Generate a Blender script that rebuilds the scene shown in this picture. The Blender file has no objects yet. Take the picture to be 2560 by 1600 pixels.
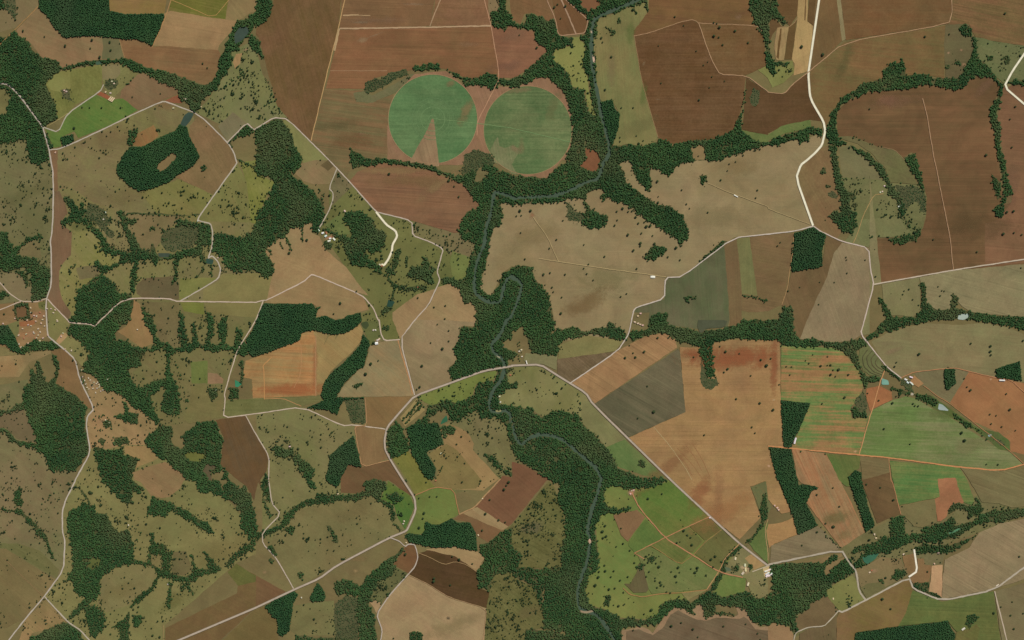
import bpy, math, random
import numpy as np
from mathutils.geometry import delaunay_2d_cdt
from mathutils import Vector
R = math.radians
S = 2.5                      # metres per pixel of the 2560 x 1600 survey grid the place is laid out on
rng = np.random.default_rng(7)
random.seed(7)

# ------------------------------------------------------------------ camera, sky, sun, exposure
sc = bpy.context.scene
C = bpy.data.collections.new('countryside'); sc.collection.children.link(C)
ALT = 12000.0
cd = bpy.data.cameras.new('camera'); cam = bpy.data.objects.new('camera', cd); C.objects.link(cam)
cam.location = (0, 0, ALT); cam.rotation_euler = (0, 0, 0)
cd.sensor_width = 36.0; cd.sensor_fit = 'HORIZONTAL'; cd.lens = 36.0 * ALT / (2560 * S)
cd.clip_start = 10.0; cd.clip_end = 90000.0
sc.camera = cam
SUN_EL, SUN_AZ = 50.0, 35.0          # azimuth clockwise from north (+Y)
w = bpy.data.worlds.new('World'); sc.world = w; w.use_nodes = True
nt = w.node_tree; nt.nodes.clear()
sky = nt.nodes.new('ShaderNodeTexSky'); sky.sky_type = 'NISHITA'; sky.sun_disc = False
sky.sun_elevation = R(SUN_EL); sky.sun_rotation = R(SUN_AZ)
bg = nt.nodes.new('ShaderNodeBackground'); bg.inputs['Strength'].default_value = 0.05
out = nt.nodes.new('ShaderNodeOutputWorld')
nt.links.new(sky.outputs[0], bg.inputs[0]); nt.links.new(bg.outputs[0], out.inputs[0])
sd = bpy.data.lights.new('sun', 'SUN'); sd.energy = 3.6; sd.angle = R(0.53); sd.color = (1.0, 0.97, 0.92)
sun = bpy.data.objects.new('sun', sd); C.objects.link(sun)
az = R(SUN_AZ); el = R(SUN_EL)
d = Vector((math.sin(az)*math.cos(el), math.cos(az)*math.cos(el), math.sin(el)))
sun.rotation_euler = d.to_track_quat('Z', 'Y').to_euler(); sun.location = (0, 0, 3000)
sc.view_settings.view_transform = 'Standard'; sc.view_settings.look = 'None'
sc.view_settings.exposure = 0.08; sc.view_settings.gamma = 1.0; sc.view_settings.use_curve_mapping = False
sc.render.engine = 'CYCLES'; sc.cycles.use_denoising = False
sc.cycles.max_bounces = 4; sc.cycles.diffuse_bounces = 2; sc.cycles.transparent_max_bounces = 12
LIT = np.array([1.00, 0.98, 0.98])     # brightness of a white sheet on the ground under this sun and sky

DATA = """
# ---- pastures and ground first (painter order)
F;pasture;brown olive pasture dotted with trees left of the long road at the left edge;112,102,69;101,97,61;20;.15;52;a1 0 1400 120 1350 240 1305 290 1512 a2 300 10 340 35 430 0 480 0 500 100 500 300 500 500 490 690 475 770 485 1180 440 1310 0 1400
F;pasture;long brown pasture running between the two roads in the upper left;117,102,69;113,106,64;15;.15;18;a1 550 1410 740 1320 1300 1060 1500 975 1570 970 1790 1050 1830 1100 1890 1480 1860 1512 a2 1660 155 1480 500 1200 505 1130 480 900 500 770 400 540 300 530 0
F;pasture;tree dotted olive pasture on both sides of the dark stream woods at left;114,108,64;115,102,69;60;.12;42;a2 540 280 680 270 880 400 1130 480 1480 500 1900 510 2040 580 2420 560 a2 2419 1340 1700 1340 1260 1305 1150 1335 640 1512 500 1370 540 1000
F;pasture;hilly brown green pasture with gullies below the straight road at left;113,101,65;103,99,59;40;.12;40;a2 1260 1320 2419 1345 b2 70 1350 0 1512 a3 2340 130 2120 700 2110 925 1490 1010 1300 830 1200 300 1180 0
F;pasture;rough brown pasture between the western forest and the left edge;118,102,71;105,101,65;30;.12;26;a3 0 700 260 560 340 1160 450 1300 460 1420 720 1420 710 1512 a4 715 0 620 190 590 290 590 480 615 580 600 850 500 1000 200 1000 0 900
F;pasture;large pale olive pasture with woods and gullies in the lower left;123,113,70;111,106,64;20;.1;34;a3 860 900 1500 1000 1800 1512 a4 2000 0 2419 500 2419 700 2240 780 1560 1370 1540 1512 850 1512 640 1340 420 1100 600 850 615 580 590 480 590 290 715 0 a3 710 1512 850 1290
F;pasture;wide olive pasture beside the pale diagonal road in the lower middle;117,108,70;107,104,62;25;.12;30;b3 0 885 435 820 820 1000 940 1000 1000 1390 1400 1512 b4 1520 200 1400 490 760 810 360 1035 235 780 60 500 60 300 40 0 a3 2419 900
F;pasture;green brown grazing land around the winding stream in the centre;106,104,60;95,95,53;30;.12;34;b2 765 80 1135 490 1475 575 1900 690 2080 760 2070 1140 1800 1200 1700 1250 1360 1512 b3 1360 185 1000 100 b2 1000 1450 1080 1420 960 1180 700 800 580 660 690 480 690 270
F;pasture;dry brown pasture with bushes below the long riverside field;115,102,71;108,99,63;10;.12;70;b2 1480 580 1880 680 1960 720 2080 780 2060 900 1960 930 1840 900 1770 830 1480 715
F;pasture;light pasture full of small trees beside the upper left river;122,115,80;109,108,66;80;.1;70;a1 2360 400 2419 450 b1 60 700 150 850 200 1000 300 1120 170 1110 0 1215 a1 2330 1160 2240 1250 1880 1080 1850 1060 1960 950 2130 700 2190 480
F;pasture;large dry pasture in the middle right with lone trees;138,120,86;128,110,76;0;.12;0;c2 0 400 900 0 c1 1990 1480 2380 1370 d1 400 1300 540 1240 500 1400 d2 400 0 310 45 265 170 425 620 260 670 0 695 c2 2100 730 1605 1100 1450 1110 1440 1305 1180 1385 1130 1512 c3 1100 130 900 180 400 200 400 0 c2 380 1400 200 1100 0 1000 b2 2340 1060 2220 1290 2110 1240 2120 1180 2170 1000 2200 830 2230 660 2340 520 2300 420 2340 360
F;pasture;bright green pasture around the dry lake bed inside the river loop;120,118,64;95,109,55;40;.12;9;c4 880 60 1500 0 2170 610 1960 880 1830 1050 1640 1140 1500 1130 1400 1180 1370 1280 1300 1320 1100 1300 1020 1300 880 1220 690 1170 690 900 820 760 790 430 840 300
F;pasture;speckled dry pasture below the wide road bridge;126,119,77;106,104,60;60;.1;22;b3 2260 600 2300 430 c3 0 430 270 420 440 530 700 690 720 760 650 930 500 870 370 870 300 920 200 850 120 830 b3 2419 850 2300 830 2240 750
F;pasture;tree dotted brown slope left of the river below the bridge;113,103,68;105,99,60;60;.12;48;b3 1750 1000 1980 870 2080 860 2300 930 2400 1100 c3 0 1200 100 1340 b4 2300 0 1510 250 1400 0 b3 1300 1250 1600 1120
F;ploughed_field;reddish field tongue at the right edge of the upper gully;121,86,58;104,79,54;10;.3;0;d1 2150 800 2419 900 2419 1512 d2 2419 600 2250 0
F;pasture;green brown pasture strip in the bottom right valley;106,101,62;108,99,67;30;.1;30;d4 0 1270 240 1500 640 1240 920 1130 1330 920 1640 800 1700 600 2419 200 2419 0 1960 150 1630 400 1250 330 900 500 560 640 690 660 790 850 550 1090 380 1200
# --- top left
F;pasture;brown pasture in the top left corner of the picture;125,105,74;113,100,67;50;.12;3;a1 0 0 400 0 370 50 150 260 0 415
F;fallow_field;pale brown sloping field below the top left plantation;136,106,74;118,100,68;20;.2;0;a1 155 285 370 55 600 360 770 340 980 345 990 500 1050 560 830 575 700 620 580 640 530 575 400 545 280 400 180 345
F;pasture;small dull green plot between two brown fields at the upper left;106,99,67;93,91,60;0;.1;4;a1 965 350 1130 370 1170 555 960 560 975 450
F;fallow_field;tan field under the point of the top left plantation;147,118,81;140,112,76;10;.2;0;a1 1550 130 1620 100 2020 170 2250 190 2220 250 2070 430 2060 475 1430 430 1540 200
F;ploughed_field;rusty brown field above the upper left stream;128,94,62;116,91,60;5;.3;0;a1 1125 375 1270 365 1440 440 1560 435 2065 475 2090 520 2035 740 1945 805 1780 750 1600 690 1400 640 1175 555
F;fallow_field;tan strip along the top edge above the plantation;131,104,66;118,98,54;5;.3;0;a1 1000 0 1630 0 1555 120 1540 135 1200 130 1040 105
F;crop_field;dull green crop field cut by an orange track at the top;99,97,43;109,98,52;12;.5;0;a1 1620 0 2300 0 2220 190 2020 170 1600 100
F;fallow_field;pale bare corner at the top beside the upper river;132,110,74;122,104,68;50;.2;0;a1 2220 0 2419 0 b1 90 0 0 100 a1 2350 130 2240 200 2130 180
W;riverside_forest;dark forest belt along the upper left river and its side stream;nat;1;a1 2419 100 2360 160 2240 200 2170 350 2130 400 2140 470 2090 520 2040 740 1940 800 1850 790 1760 745 1600 690 1400 640 1300 590 1180 555 1040 565 830 575 700 620 580 638 580 660 680 650 780 625 900 612 1010 600 1140 590 1230 650 1300 690 1370 680 1420 725 1500 770 1600 810 1690 850 1670 900 1790 1000 1830 1060 1880 1040 1900 960 1970 900 2050 850 2130 700 2200 560 2190 480 2240 490 2290 390 2360 330 2419 220 b1 0 265 130 160 265 0 90 0 0 100
W;eucalyptus_plantation;dark green rectangular plantation in the top left with a pointed lower corner;euc;1;a1 395 0 1000 0 1040 105 1190 135 1540 130 1555 160 1500 300 1440 435 1380 400 1290 370 1140 365 960 345 770 340 610 360 520 260 440 140 365 70
W;forest;big dark forest at the left edge crossed by the winding pale road;nat;1;a1 0 430 60 350 150 300 180 340 280 400 300 470 400 545 530 575 580 640 570 670 510 710 430 790 480 900 520 970 540 1080 545 1140 405 1195 440 1260 500 1400 460 1410 480 1512 a2 480 0 430 0 400 25 330 40 300 10 a1 290 1512 260 1420 240 1305 120 1350 0 1400
W;woodland;small dark wood in the very top left corner;nat;.9;a1 0 0 20 0 50 90 0 150
W;woodland;thin scrubby wood with a track just inside the top left corner;scr;.6;a1 20 0 140 0 150 190 130 180 90 120 50 90
F;pasture;tree dotted clearing at the left edge enclosed by forest;113,104,64;104,95,59;0;.1;60;a1 0 820 50 830 105 900 80 980 60 1080 0 1145
F;bare_patch;small red bare corner at the left edge above the winding road;132,87,60;122,81,56;0;.1;0;a1 0 715 60 785 0 785
F;pasture;olive pasture with a clump of orchard trees right of the left forest;106,104,55;119,116,65;80;.12;3;a1 580 672 680 655 960 610 970 700 960 850 700 1000 640 1080 545 1140 540 1080 520 970 480 900 430 790 510 710
F;pasture;bright yellow green corner of the orchard pasture;127,124,72;118,114,63;80;.1;0;a1 580 672 665 660 665 830 600 880 480 850 440 800 510 710
F;pasture;pale dry plot below the upper left stream;128,117,82;120,109,72;80;.1;4;a1 965 615 1135 608 1135 700 1080 760 965 750
F;pasture;green plot with a row of bushes beside the pale dry plot;109,106,62;113,108,66;80;.1;6;a1 1135 608 1300 690 1230 780 1160 830 1060 950 1000 870 965 750 1080 760 1135 700
F;fallow_field;smooth light brown field above the upper left road bend;126,102,72;117,89,62;30;.15;0;a1 1150 850 1300 705 1370 695 1500 770 1680 840 1690 880 1500 960 1320 1040 1280 1030 1130 940
F;crop_field;bright green crop field beside the upper left road;81,110,50;95,106,52;30;.25;1.5;a1 640 1080 890 890 1040 950 1160 930 1300 1040 1080 1165 740 1305 700 1240 570 1300 580 1380 510 1395 430 1220 550 1250
F;bare_patch;narrow red earth strip by the farm sheds in the upper left;139,83,56;129,77,50;30;.2;0;a1 905 880 940 862 1045 915 1025 945
F;bare_patch;red earth wedge by the upper left road bend;128,81,56;122,77,52;30;.2;0;a1 1560 950 1680 895 1720 975 1600 970
F;ploughed_field;orange brown patch above the ring shaped forest;142,101,62;127,97,60;60;.2;6;a1 1290 1270 1450 1180 1500 1280 1430 1340 1340 1390 1250 1370
W;eucalyptus_plantation;small dark square wood below the bright green field;euc;1;a1 570 1300 695 1265 700 1330 600 1385
W;forest;horseshoe shaped dark forest around a pale oval clearing;euc;1;a1 1700 1170 1770 1200 1790 1290 1850 1400 1890 1480 1860 1512 a2 1850 30 1780 90 1660 155 1600 210 1450 265 1310 295 1240 250 1110 140 1105 60 1140 0 a1 1150 1480 1240 1380 1330 1390 1430 1340 1550 1280 1660 1230
F;bare_patch;pale oval clearing inside the horseshoe shaped forest;124,102,68;116,97,64;60;.1;0;a1 1560 1500 1630 1440 1680 1480 a2 1650 0 1560 90 1510 110 1485 80 1500 30
W;woodland;ragged dark thicket just above the horseshoe shaped forest;nat;.85;a1 1200 1370 1215 1230 1300 1220 1290 1290 1250 1370
F;fallow_field;brown wedge shaped field right of the horseshoe shaped forest;116,95,62;122,97,66;60;.2;1;a1 1790 1190 1880 1090 2150 1345 2230 1512 a2 2240 30 2010 325 1880 270 1660 160 1860 30 1880 0 a1 1890 1480 1840 1380 1790 1290
F;pasture;small striped brown field beside the upper left bridge;121,109,79;112,102,73;60;.3;0;a1 2060 1190 2200 1060 2330 1160 2150 1345
F;bare_patch;tan bare strip beside the upper left river farm;153,120,80;143,114,76;70;.2;0;a1 2230 510 2290 500 2270 600 2220 650 2200 590
F;pasture;green pasture with trees between the road and the forest at upper left;110,112,54;117,114,63;70;.15;52;a2 2260 20 2419 0 b2 0 90 60 150 180 210 100 350 30 500 0 600 a2 2400 600 2360 580 2330 200
F;pasture;yellow olive pasture wedge with tree dots beside the slanting road;119,108,65;107,106,60;70;.15;50;a2 2240 30 2330 200 2370 590 2000 580 1870 560 1970 410 2110 210
F;pasture;green tree dotted pasture below the brown wedge shaped field;113,110,59;113,106,62;30;.12;45;a2 1320 310 1600 215 1690 180 2010 325 1970 410 1870 560 1700 520 1480 500
F;pasture;brown pasture above the middle left woods;123,102,70;108,97,63;20;.12;22;a2 1210 520 1700 530 1680 580 1560 680 1530 760 1440 870 1330 830 1230 660
F;fallow_field;long dark brown strip field along the left road;115,89,64;101,83,60;85;.25;0;a2 515 300 560 290 620 420 640 500 580 580 590 620 680 680 670 900 600 970 560 1050 560 1200 590 1320 670 1440 650 1512 500 1370 445 1310 480 1200 490 860 480 760 500 690 510 600
F;fallow_field;narrow reddish strip between the left road and the pasture;121,91,64;112,87,60;88;.2;0;a1 470 1420 545 1415 550 1512 a2 540 0 548 285 515 295 500 100 485 0
F;pasture;light green pasture with scattered trees right of the long strip field;119,116,62;124,113,71;40;.15;30;a2 690 680 640 610 700 575 860 600 960 700 960 800 950 860 1100 900 1150 930 1150 970 950 1070 800 1180 740 1220 730 1400 700 1500 670 1440 590 1320 560 1200 560 1050 600 970 670 900
F;pasture;brown plot between two wooded stream arms at left;113,98,67;104,95,63;20;.1;16;a2 830 1000 920 990 950 1060 900 1110 750 1130 720 1020
F;pasture;dark brown plots with a hedge above the straight road at left;101,85,58;93,83,56;10;.1;10;a2 1430 1110 1640 1100 1690 1190 1690 1320 1340 1300 1290 1260 1290 1180 1360 1120
F;pasture;green field corner where two roads join at left;115,112,61;113,106,60;10;.12;10;a2 1700 1120 2060 1110 1900 1220 1700 1335 1690 1250
F;pasture;smooth olive tan field above the straight road;127,115,71;118,109,66;0;.1;1;a2 1920 1230 2070 1140 2090 1080 2419 1070 b2 160 1060 110 1320 0 1345 a2 1920 1335
F;crop_field;square green field below the straight road at left;111,110,54;101,104,48;0;.12;10;a2 1700 1345 1925 1345 1930 1460 1740 1430
F;pasture;smooth olive field left of the dark rectangular wood;119,109,65;110,102,62;0;.12;1;a2 1925 1345 2419 1350 b2 60 1340 0 1490 a2 2200 1470 1960 1450
F;pasture;brown field with hatched bushes below the straight road;108,95,63;104,95,59;60;.1;40;a2 1320 1340 1700 1345 1690 1430 1700 1512 a3 1700 100 1710 260 1620 260 1500 180 1470 30 a2 1360 1400
F;bare_patch;orange wedge with a track below the straight road at left;141,110,72;126,102,64;80;.2;3;a2 1265 1320 1320 1360 1380 1480 1385 1512 a3 1390 50 1470 210 1400 240 1330 270 1290 230 1200 170 1110 110 1200 50
W;woodland;branching dark stream woods in the middle left;nat;.95;a2 600 330 640 350 720 430 765 470 765 400 790 410 800 520 870 600 960 680 1000 740 1060 830 1180 870 1250 880 1240 810 1200 740 1150 560 1110 490 1140 470 1200 560 1220 660 1290 760 1330 830 1420 870 1440 790 1470 870 1510 900 1620 900 1680 860 1800 840 1860 820 1830 760 1700 680 1660 570 1760 560 1860 600 1990 600 2000 700 2000 800 1950 800 1900 840 1940 930 1990 960 1930 1000 1890 910 1800 900 1700 930 1680 1000 1670 1090 1630 1190 1620 1150 1650 1050 1640 930 1500 930 1460 1000 1440 950 1310 940 1300 1010 1290 1100 1260 1260 1240 1250 1230 1180 1270 960 1180 980 1050 1030 1000 1060 960 1070 880 960 900 950 1000 1010 1100 970 1160 950 1150 890 1060 890 960 860 940 780 960 760 860 660 780 590 650 590 590 620 570 580 640 540 680 480 620 420
W;woodland;open scrubby wood above the middle left pond;scr;.45;a2 1540 680 1700 620 1880 640 1870 760 1800 830 1640 870 1560 850 1520 760
W;woodland;scrubby wood beside the small hamlet in the middle left;scr;.7;a2 830 410 900 410 1000 480 1060 590 1010 640 1080 680 1060 740 1000 700 940 640 850 560 800 500
W;tree_belt;narrow tree belt slanting down beside the stream pond at left;nat;.9;a2 1920 990 1900 1050 1850 1110 1870 1110 1930 1030
W;tree_belt;short straight tree belt below the left stream pond;nat;.9;a2 1985 970 2010 970 2010 1100 1990 1100
W;forest;forest at the left edge with a dark block beside the long road;nat;1;a2 0 640 70 680 90 760 130 840 200 800 280 720 400 700 400 740 320 750 200 850 150 900 300 930 330 930 430 1000 480 1020 480 1200 440 1300 300 1330 290 1120 280 1050 200 1010 100 1040 0 1050
F;pasture;brown grassy clearing beside the forest at the left edge;115,102,68;108,97,63;0;.1;10;a2 160 860 290 750 380 790 390 930 300 910 200 900
F;pasture;brown pasture below the forest at the left edge;122,105,75;112,102,69;0;.1;20;a2 0 1060 130 1060 200 1090 240 1160 250 1200 290 1200 300 1330 200 1330 80 1240 0 1150
W;tree_belt;dark hooked tree belt in the pasture at the left edge;nat;.9;a2 130 1060 180 1040 260 1080 270 1190 240 1200 225 1130 190 1080
W;woodland;small dark wood at the left edge above the village road;nat;.9;a2 0 1250 50 1250 95 1275 30 1310 0 1300
W;woodland;lone round dark wood on the brown wedge shaped field;nat;.9;a2 1905 60 1930 45 1960 75 1940 105 1905 95
W;forest;broad dark forest running down the left centre of the picture;nat;1;a1 2419 1240 2170 1330 2230 1480 2240 1500 b2 0 90 a1 2419 1512 b1 0 1215 60 1185 170 1120 250 1135 290 1200 340 1280 370 1390 440 1490 430 1512 b2 420 60 380 130 300 90 350 160 430 200 560 310 640 430 650 560 590 690 530 690 520 600 480 590 440 640 330 640 270 750 150 790 80 850 170 980 160 1100 60 1100 0 1050 a2 2200 1050 2140 1000 2080 900 2010 870 2020 700 2090 690 2200 710 2240 740 2300 730 2390 680 2400 610 b2 0 590 60 450 130 310 185 220 120 150 30 140 0 90 a2 2419 50 a1 2240 1512 2150 1345 2240 1260 2330 1170 2400 1230
F;pasture;yellow green grass strip between the forest and the diagonal road;124,118,73;114,112,66;45;.1;2;b1 250 1140 300 1130 690 1512 b2 600 40 480 100 430 0 b1 440 1490 370 1390 340 1280 290 1200
F;fallow_field;pale brown plots beside the diagonal road junction;136,110,78;119,104,70;40;.2;10;b2 430 30 560 0 690 0 760 80 690 230 540 230 450 200 370 130
F;fallow_field;small dark brown plot beside the diagonal road;101,85,56;95,81,52;40;.2;0;b2 610 50 680 0 740 50 680 105
F;pasture;rough brown plot between the forked roads;109,96,67;100,93,61;60;.15;40;b2 770 90 910 250 720 430 725 310 700 265
F;fallow_field;pale fingered field cut into the big forest edge;147,118,81;138,116,80;20;.15;0;b2 80 855 220 740 270 730 330 640 440 640 480 590 530 600 530 690 600 720 660 850 850 1010 960 1160 1060 1280 940 1250 550 1085 450 1150 100 1325 175 1000 150 960
F;fallow_field;tan field below the bent road in the centre left;145,114,78;132,110,74;10;.15;0;b2 100 1325 330 1210 520 1085 550 1085 930 1250 1010 1295 1065 1410 940 1450 830 1500 750 1512 650 1470 560 1490 600 1400 540 1360 80 1350
W;eucalyptus_plantation;very dark rectangular forest in the centre left with a long right arm;euc;1;b2 75 1355 540 1360 560 1400 620 1380 580 1420 560 1490 650 1470 750 1512 b2 830 1500 860 1470 990 1440 1000 1512 b3 960 60 870 110 740 140 660 125 560 95 430 120 410 190 220 260 190 285 130 300 0 340 a3 2380 345 2340 300 2330 180 2419 40 b2 0 1500
F;ploughed_field;orange striped field left of the centre;163,117,72;143,116,74;3;.55;0;a3 2419 350 2320 385 2290 540 2380 560 2390 745 b3 0 755 80 745 250 738 565 715 570 150 540 100 430 125 420 190 220 265 0 350
F;ploughed_field;tan rust coloured field left of the curved dark forest strip;149,121,76;136,116,74;40;.3;0;b3 565 240 545 110 600 100 680 130 640 240 690 150 760 140 740 200 780 140 900 100 980 40 1010 100 990 200 920 290 700 490 620 700 565 715
F;pasture;green strip below the orange striped field;100,97,55;105,101,62;0;.2;2;a3 2120 760 2419 740 b3 600 712 640 760 430 815 0 885 a3 2110 925
W;forest;curved dark forest strip between the orange field and the tan triangle;euc;1;b3 1010 130 1080 210 1050 320 1020 440 970 460 830 600 765 705 830 735 1015 730 1020 740 840 750 800 800 770 890 740 880 690 850 600 840 480 830 640 760 610 700 640 610 690 520 850 380 990 230
W;woodland;grey brown scrub wood beside the smooth brown field;scr;.7;b3 830 750 1020 740 1035 975 900 970 870 870
F;pasture;green farmyard grass in the centre with sheds;99,101,58;90,94,53;20;.1;22;b3 1000 20 1150 0 1215 195 1080 240 1040 150 1010 90
F;pasture;green paddock inside the road loop at the centre;93,96,51;102,101,56;60;.1;3;b2 1160 1512 1400 1400 1290 1512 b3 1310 0 1350 185 1215 195 1175 120 1165 0
F;fallow_field;pale tan triangular field in the centre left;144,120,83;121,110,78;40;.25;0;b3 1080 240 1130 230 1215 200 1360 190 1500 700 1490 718 760 730 830 620 970 470 1030 430 1060 320
F;fallow_field;olive tan field left of the river with lone dark trees;138,117,85;126,109,77;30;.2;0;b3 1370 185 1500 0 b2 1640 1370 1720 1200 1830 1170 1930 1220 1970 1370 2040 1340 2090 1400 2080 1512 b3 2060 60 1940 60 1920 180 1870 290 1900 390 1820 450 1840 580 1510 705
F;fallow_field;warm tan field above the road fork in the centre;143,118,81;136,110,76;40;.2;0;b2 1290 1512 1290 1440 1520 1270 1620 1240 1700 1220 1630 1370 1500 1512 b3 1360 180 1320 60
F;fallow_field;light tan upper part of the field left of the river;147,122,85;138,114,78;30;.15;0;b2 1720 1200 1830 1170 1930 1220 1970 1370 2040 1340 2090 1400 2080 1512 b3 2040 20 1780 0 1500 0 b2 1640 1370
F;ploughed_field;smooth brown square field in the lower centre left;131,101,64;118,95,60;50;.15;0;b3 1030 730 1490 720 1370 860 1240 1020 1050 1000
F;ploughed_field;warm brown square field below the winding side road;131,103,68;122,97,64;85;.2;0;b3 930 1000 1200 1030 1235 1045 1215 1130 1220 1230 1250 1310 1000 1390
F;ploughed_field;dark brown field below the lower left plantation;110,80,54;98,77,50;40;.2;0;b3 870 1365 1000 1390 1270 1325 1390 1512 b4 1500 150 1460 150 1250 0 1060 90 960 130 800 120 800 0 b3 820 1450
W;eucalyptus_plantation;dark plantation wedge beside the brown square field;euc;1;b3 920 1095 950 1200 1000 1390 870 1365 820 1460 800 1512 b4 780 60 700 30 b3 660 1500 700 1310 680 1300 740 1240 840 1160
W;woodland;round dark wood among pastures in the lower left centre;nat;1;b3 155 1215 230 1190 290 1230 350 1200 355 1240 300 1300 250 1300 190 1270
W;woodland;slanting dark wood tongue in the lower left centre pasture;nat;1;b3 340 1310 400 1260 440 1320 560 1420 520 1500 530 1512 b4 570 90 540 70 480 0 b3 430 1430
W;forest;dark wood inside the bend of the wide road;nat;1;b3 1330 960 1250 1040 1230 1100 1235 1220 1280 1300 1380 1290 1450 1230 1440 1120 1400 1080 1370 1000
W;eucalyptus_plantation;dark plantation with a long pointed tail right of the wide road;euc;1;b3 1420 1020 1500 980 1720 970 1770 1160 1610 1250 1700 1400 1690 1460 1670 1512 1600 1490 1470 1260 1450 1120
F;crop_field;yellow green field strip beside the wide road in the lower centre;107,106,48;110,106,54;60;.15;2;b3 1290 1310 1440 1240 1480 1280 1600 1480 1640 1512 b4 1690 60 1505 145 1430 0
F;bare_field;pale orchard plots with dark tree rows beside the wide road;155,128,83;136,118,76;55;.2;0;b3 1520 745 1600 850 1410 1005 1360 920
F;pasture;bright green pasture beside the river bridge;112,116,58;99,109,55;25;.12;34;b3 1510 715 1850 600 2150 490 2280 480 2250 560 2080 610 2050 700 1960 760 1830 800 1640 800 1550 750
W;riverside_forest;broken woods between the wide road and the river in the centre;nat;.8;b3 1640 800 1720 790 1800 740 1880 790 1980 760 2060 700 2090 600 2150 590 2200 560 2260 600 2200 760 2210 860 2080 850 2000 880 1920 970 1830 930 1800 860 1720 860 1640 920 1620 960 1720 970 1660 980 1500 980 1600 900
F;fallow_field;pale tan sloping field with a wood at its corner in the lower centre;145,120,78;136,110,72;45;.15;6;b3 1740 1020 1800 980 1880 1000 2000 1060 2060 1170 2050 1230 2300 1500 2280 1512 b4 2150 100 1870 90 1690 65 1640 0 b3 1700 1500 1720 1430 1640 1260 1780 1170
F;fallow_field;slightly darker tan strip across the lower centre slope;124,106,66;115,100,60;45;.1;18;b3 1640 1260 1800 1170 1900 1230 2130 1512 b4 2080 80 1870 90 1690 65 1640 0 b3 1700 1500 1720 1430
W;woodland;dark hooked wood by the green pond in the lower centre;nat;1;b3 1750 1010 1830 990 1880 1020 1870 1090 1800 1060 1790 1110 1760 1080
W;tree_belt;dark slug shaped wood on the slope left of the river;nat;1;b3 2170 1260 2220 1270 2330 1370 2330 1420 2290 1410 2170 1290
W;tree_belt;second slug shaped wood nearer the river;nat;1;b3 2350 1410 2419 1440 c3 70 1420 50 1460 0 1480 b3 2350 1450
F;ploughed_field;smooth dark reddish field left of the river forest;115,80,56;105,75,52;40;.15;0;b3 2330 1470 2419 1490 c3 0 1340 120 1370 200 1420 330 1490 c4 460 20 330 0 0 410 b4 2380 440 2080 250 2310 0
F;ploughed_field;two pale strips and brown plots beside the lower centre woods;119,88,58;108,83,56;30;.2;0;b4 1870 370 1930 320 2080 250 2380 440 2190 590 2110 540 2020 450 2010 400
F;bare_patch;upper pale tan strip of the two running down to the right;153,126,89;145,120,83;30;.1;0;b4 2030 270 2090 255 2385 440 2340 470 2200 400
F;bare_patch;lower pale tan strip of the two running down to the right;145,120,83;138,114,78;30;.1;0;b4 1950 315 2030 275 2100 320 2340 470 2320 475
# --- top middle
F;ploughed_field;big dark olive brown field at the top left of centre;100,78,46;108,81,54;75;.25;0;b1 260 0 840 0 780 260 520 1330 300 1120 200 1000 100 640 80 560 30 360 0 330 0 270 130 160
F;ploughed_field;brown field along the top edge above the long pale track;121,90,60;112,83,56;2;.35;0;b1 840 0 1745 0 1650 245 790 270
F;ploughed_field;smaller brown field at the top beside the wooded creek;117,88,56;121,89,62;2;.3;0;b1 1750 0 2150 0 2220 240 1655 245
F;ploughed_field;wide reddish brown field above the two green circles;126,88,59;113,83,54;2;.35;0;b1 790 280 2225 245 2305 730 2000 745 1800 655 1650 630 1480 660 1150 730 1030 840 660 835
F;ploughed_field;red brown rounded field right of the orange track at the top;130,92,66;119,83,60;2;.3;0;b1 2225 245 2290 265 2350 250 2419 240 c1 0 250 80 280 200 290 220 380 300 420 335 490 200 620 0 750 b1 2419 740 2305 735
F;pasture;pale bare corner by the wooded creek at the top;123,103,73;112,98,65;60;.15;2;b1 2170 0 2300 0 2290 110 2200 150
F;ploughed_field;brown field left of the pale parallel tracks at the top;112,84,54;117,87,58;20;.2;0;c1 0 0 330 0 400 170 340 200 200 125 120 130 80 225 0 180 b1 2400 60 2400 0
F;ploughed_field;dark brown field enclosed by the wooded creek at the top;107,76,48;100,73,47;60;.2;0;c1 325 0 520 0 610 90 700 140 722 190 690 320 610 325 450 340 430 270 405 170
F;ploughed_field;small brown field wedge against the top edge by the river;117,80,54;109,77,52;40;.2;0;c1 640 10 800 0 833 60 720 120 650 40
F;fallow_field;streaky olive brown field left of the green circles;122,95,64;104,92,60;7;.75;0;b1 650 835 900 860 1010 850 940 960 1050 980 1300 890 1250 1060 1270 1250 1340 1400 1480 1512 b2 1250 20 1050 10 890 20 890 80 860 160 700 0 b1 520 1330
F;pasture;green weedy strip between the creek wood and the left green circle;103,102,67;108,99,69;30;.2;20;b1 920 880 1020 860 1100 900 1300 800 1460 700 1500 700 1330 870 1100 970 950 965
F;bare_field;bare reddish ground around and between the two green circles;141,106,80;127,97,70;70;.3;0;b1 1330 870 1500 700 1800 670 1960 800 2200 815 2419 820 c1 170 780 230 730 350 735 470 850 530 970 575 1110 575 1270 560 1390 520 1512 c2 470 0 330 170 150 165 0 110 b2 2230 0 1900 50 1500 40 1240 10 b1 1240 1200
W;woodland;pale green bushy wood along the upper creek;scr;.9;b1 1020 850 1050 770 1120 730 1180 750 1290 680 1420 650 1440 700 1240 800 1100 870 1050 905
W;woodland;dark creek wood right above the left green circle;nat;1;b1 1490 620 1700 605 1750 655 1500 660
W;woodland;winding creek wood between the green circles and the reddish field;nat;1;b1 1785 655 1860 680 1950 730 2050 745 2150 700 2200 690 2300 740 2419 745 c1 0 750 b1 2419 825 2300 790 2240 860 2200 820 1950 800 2000 755 1880 725
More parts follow.
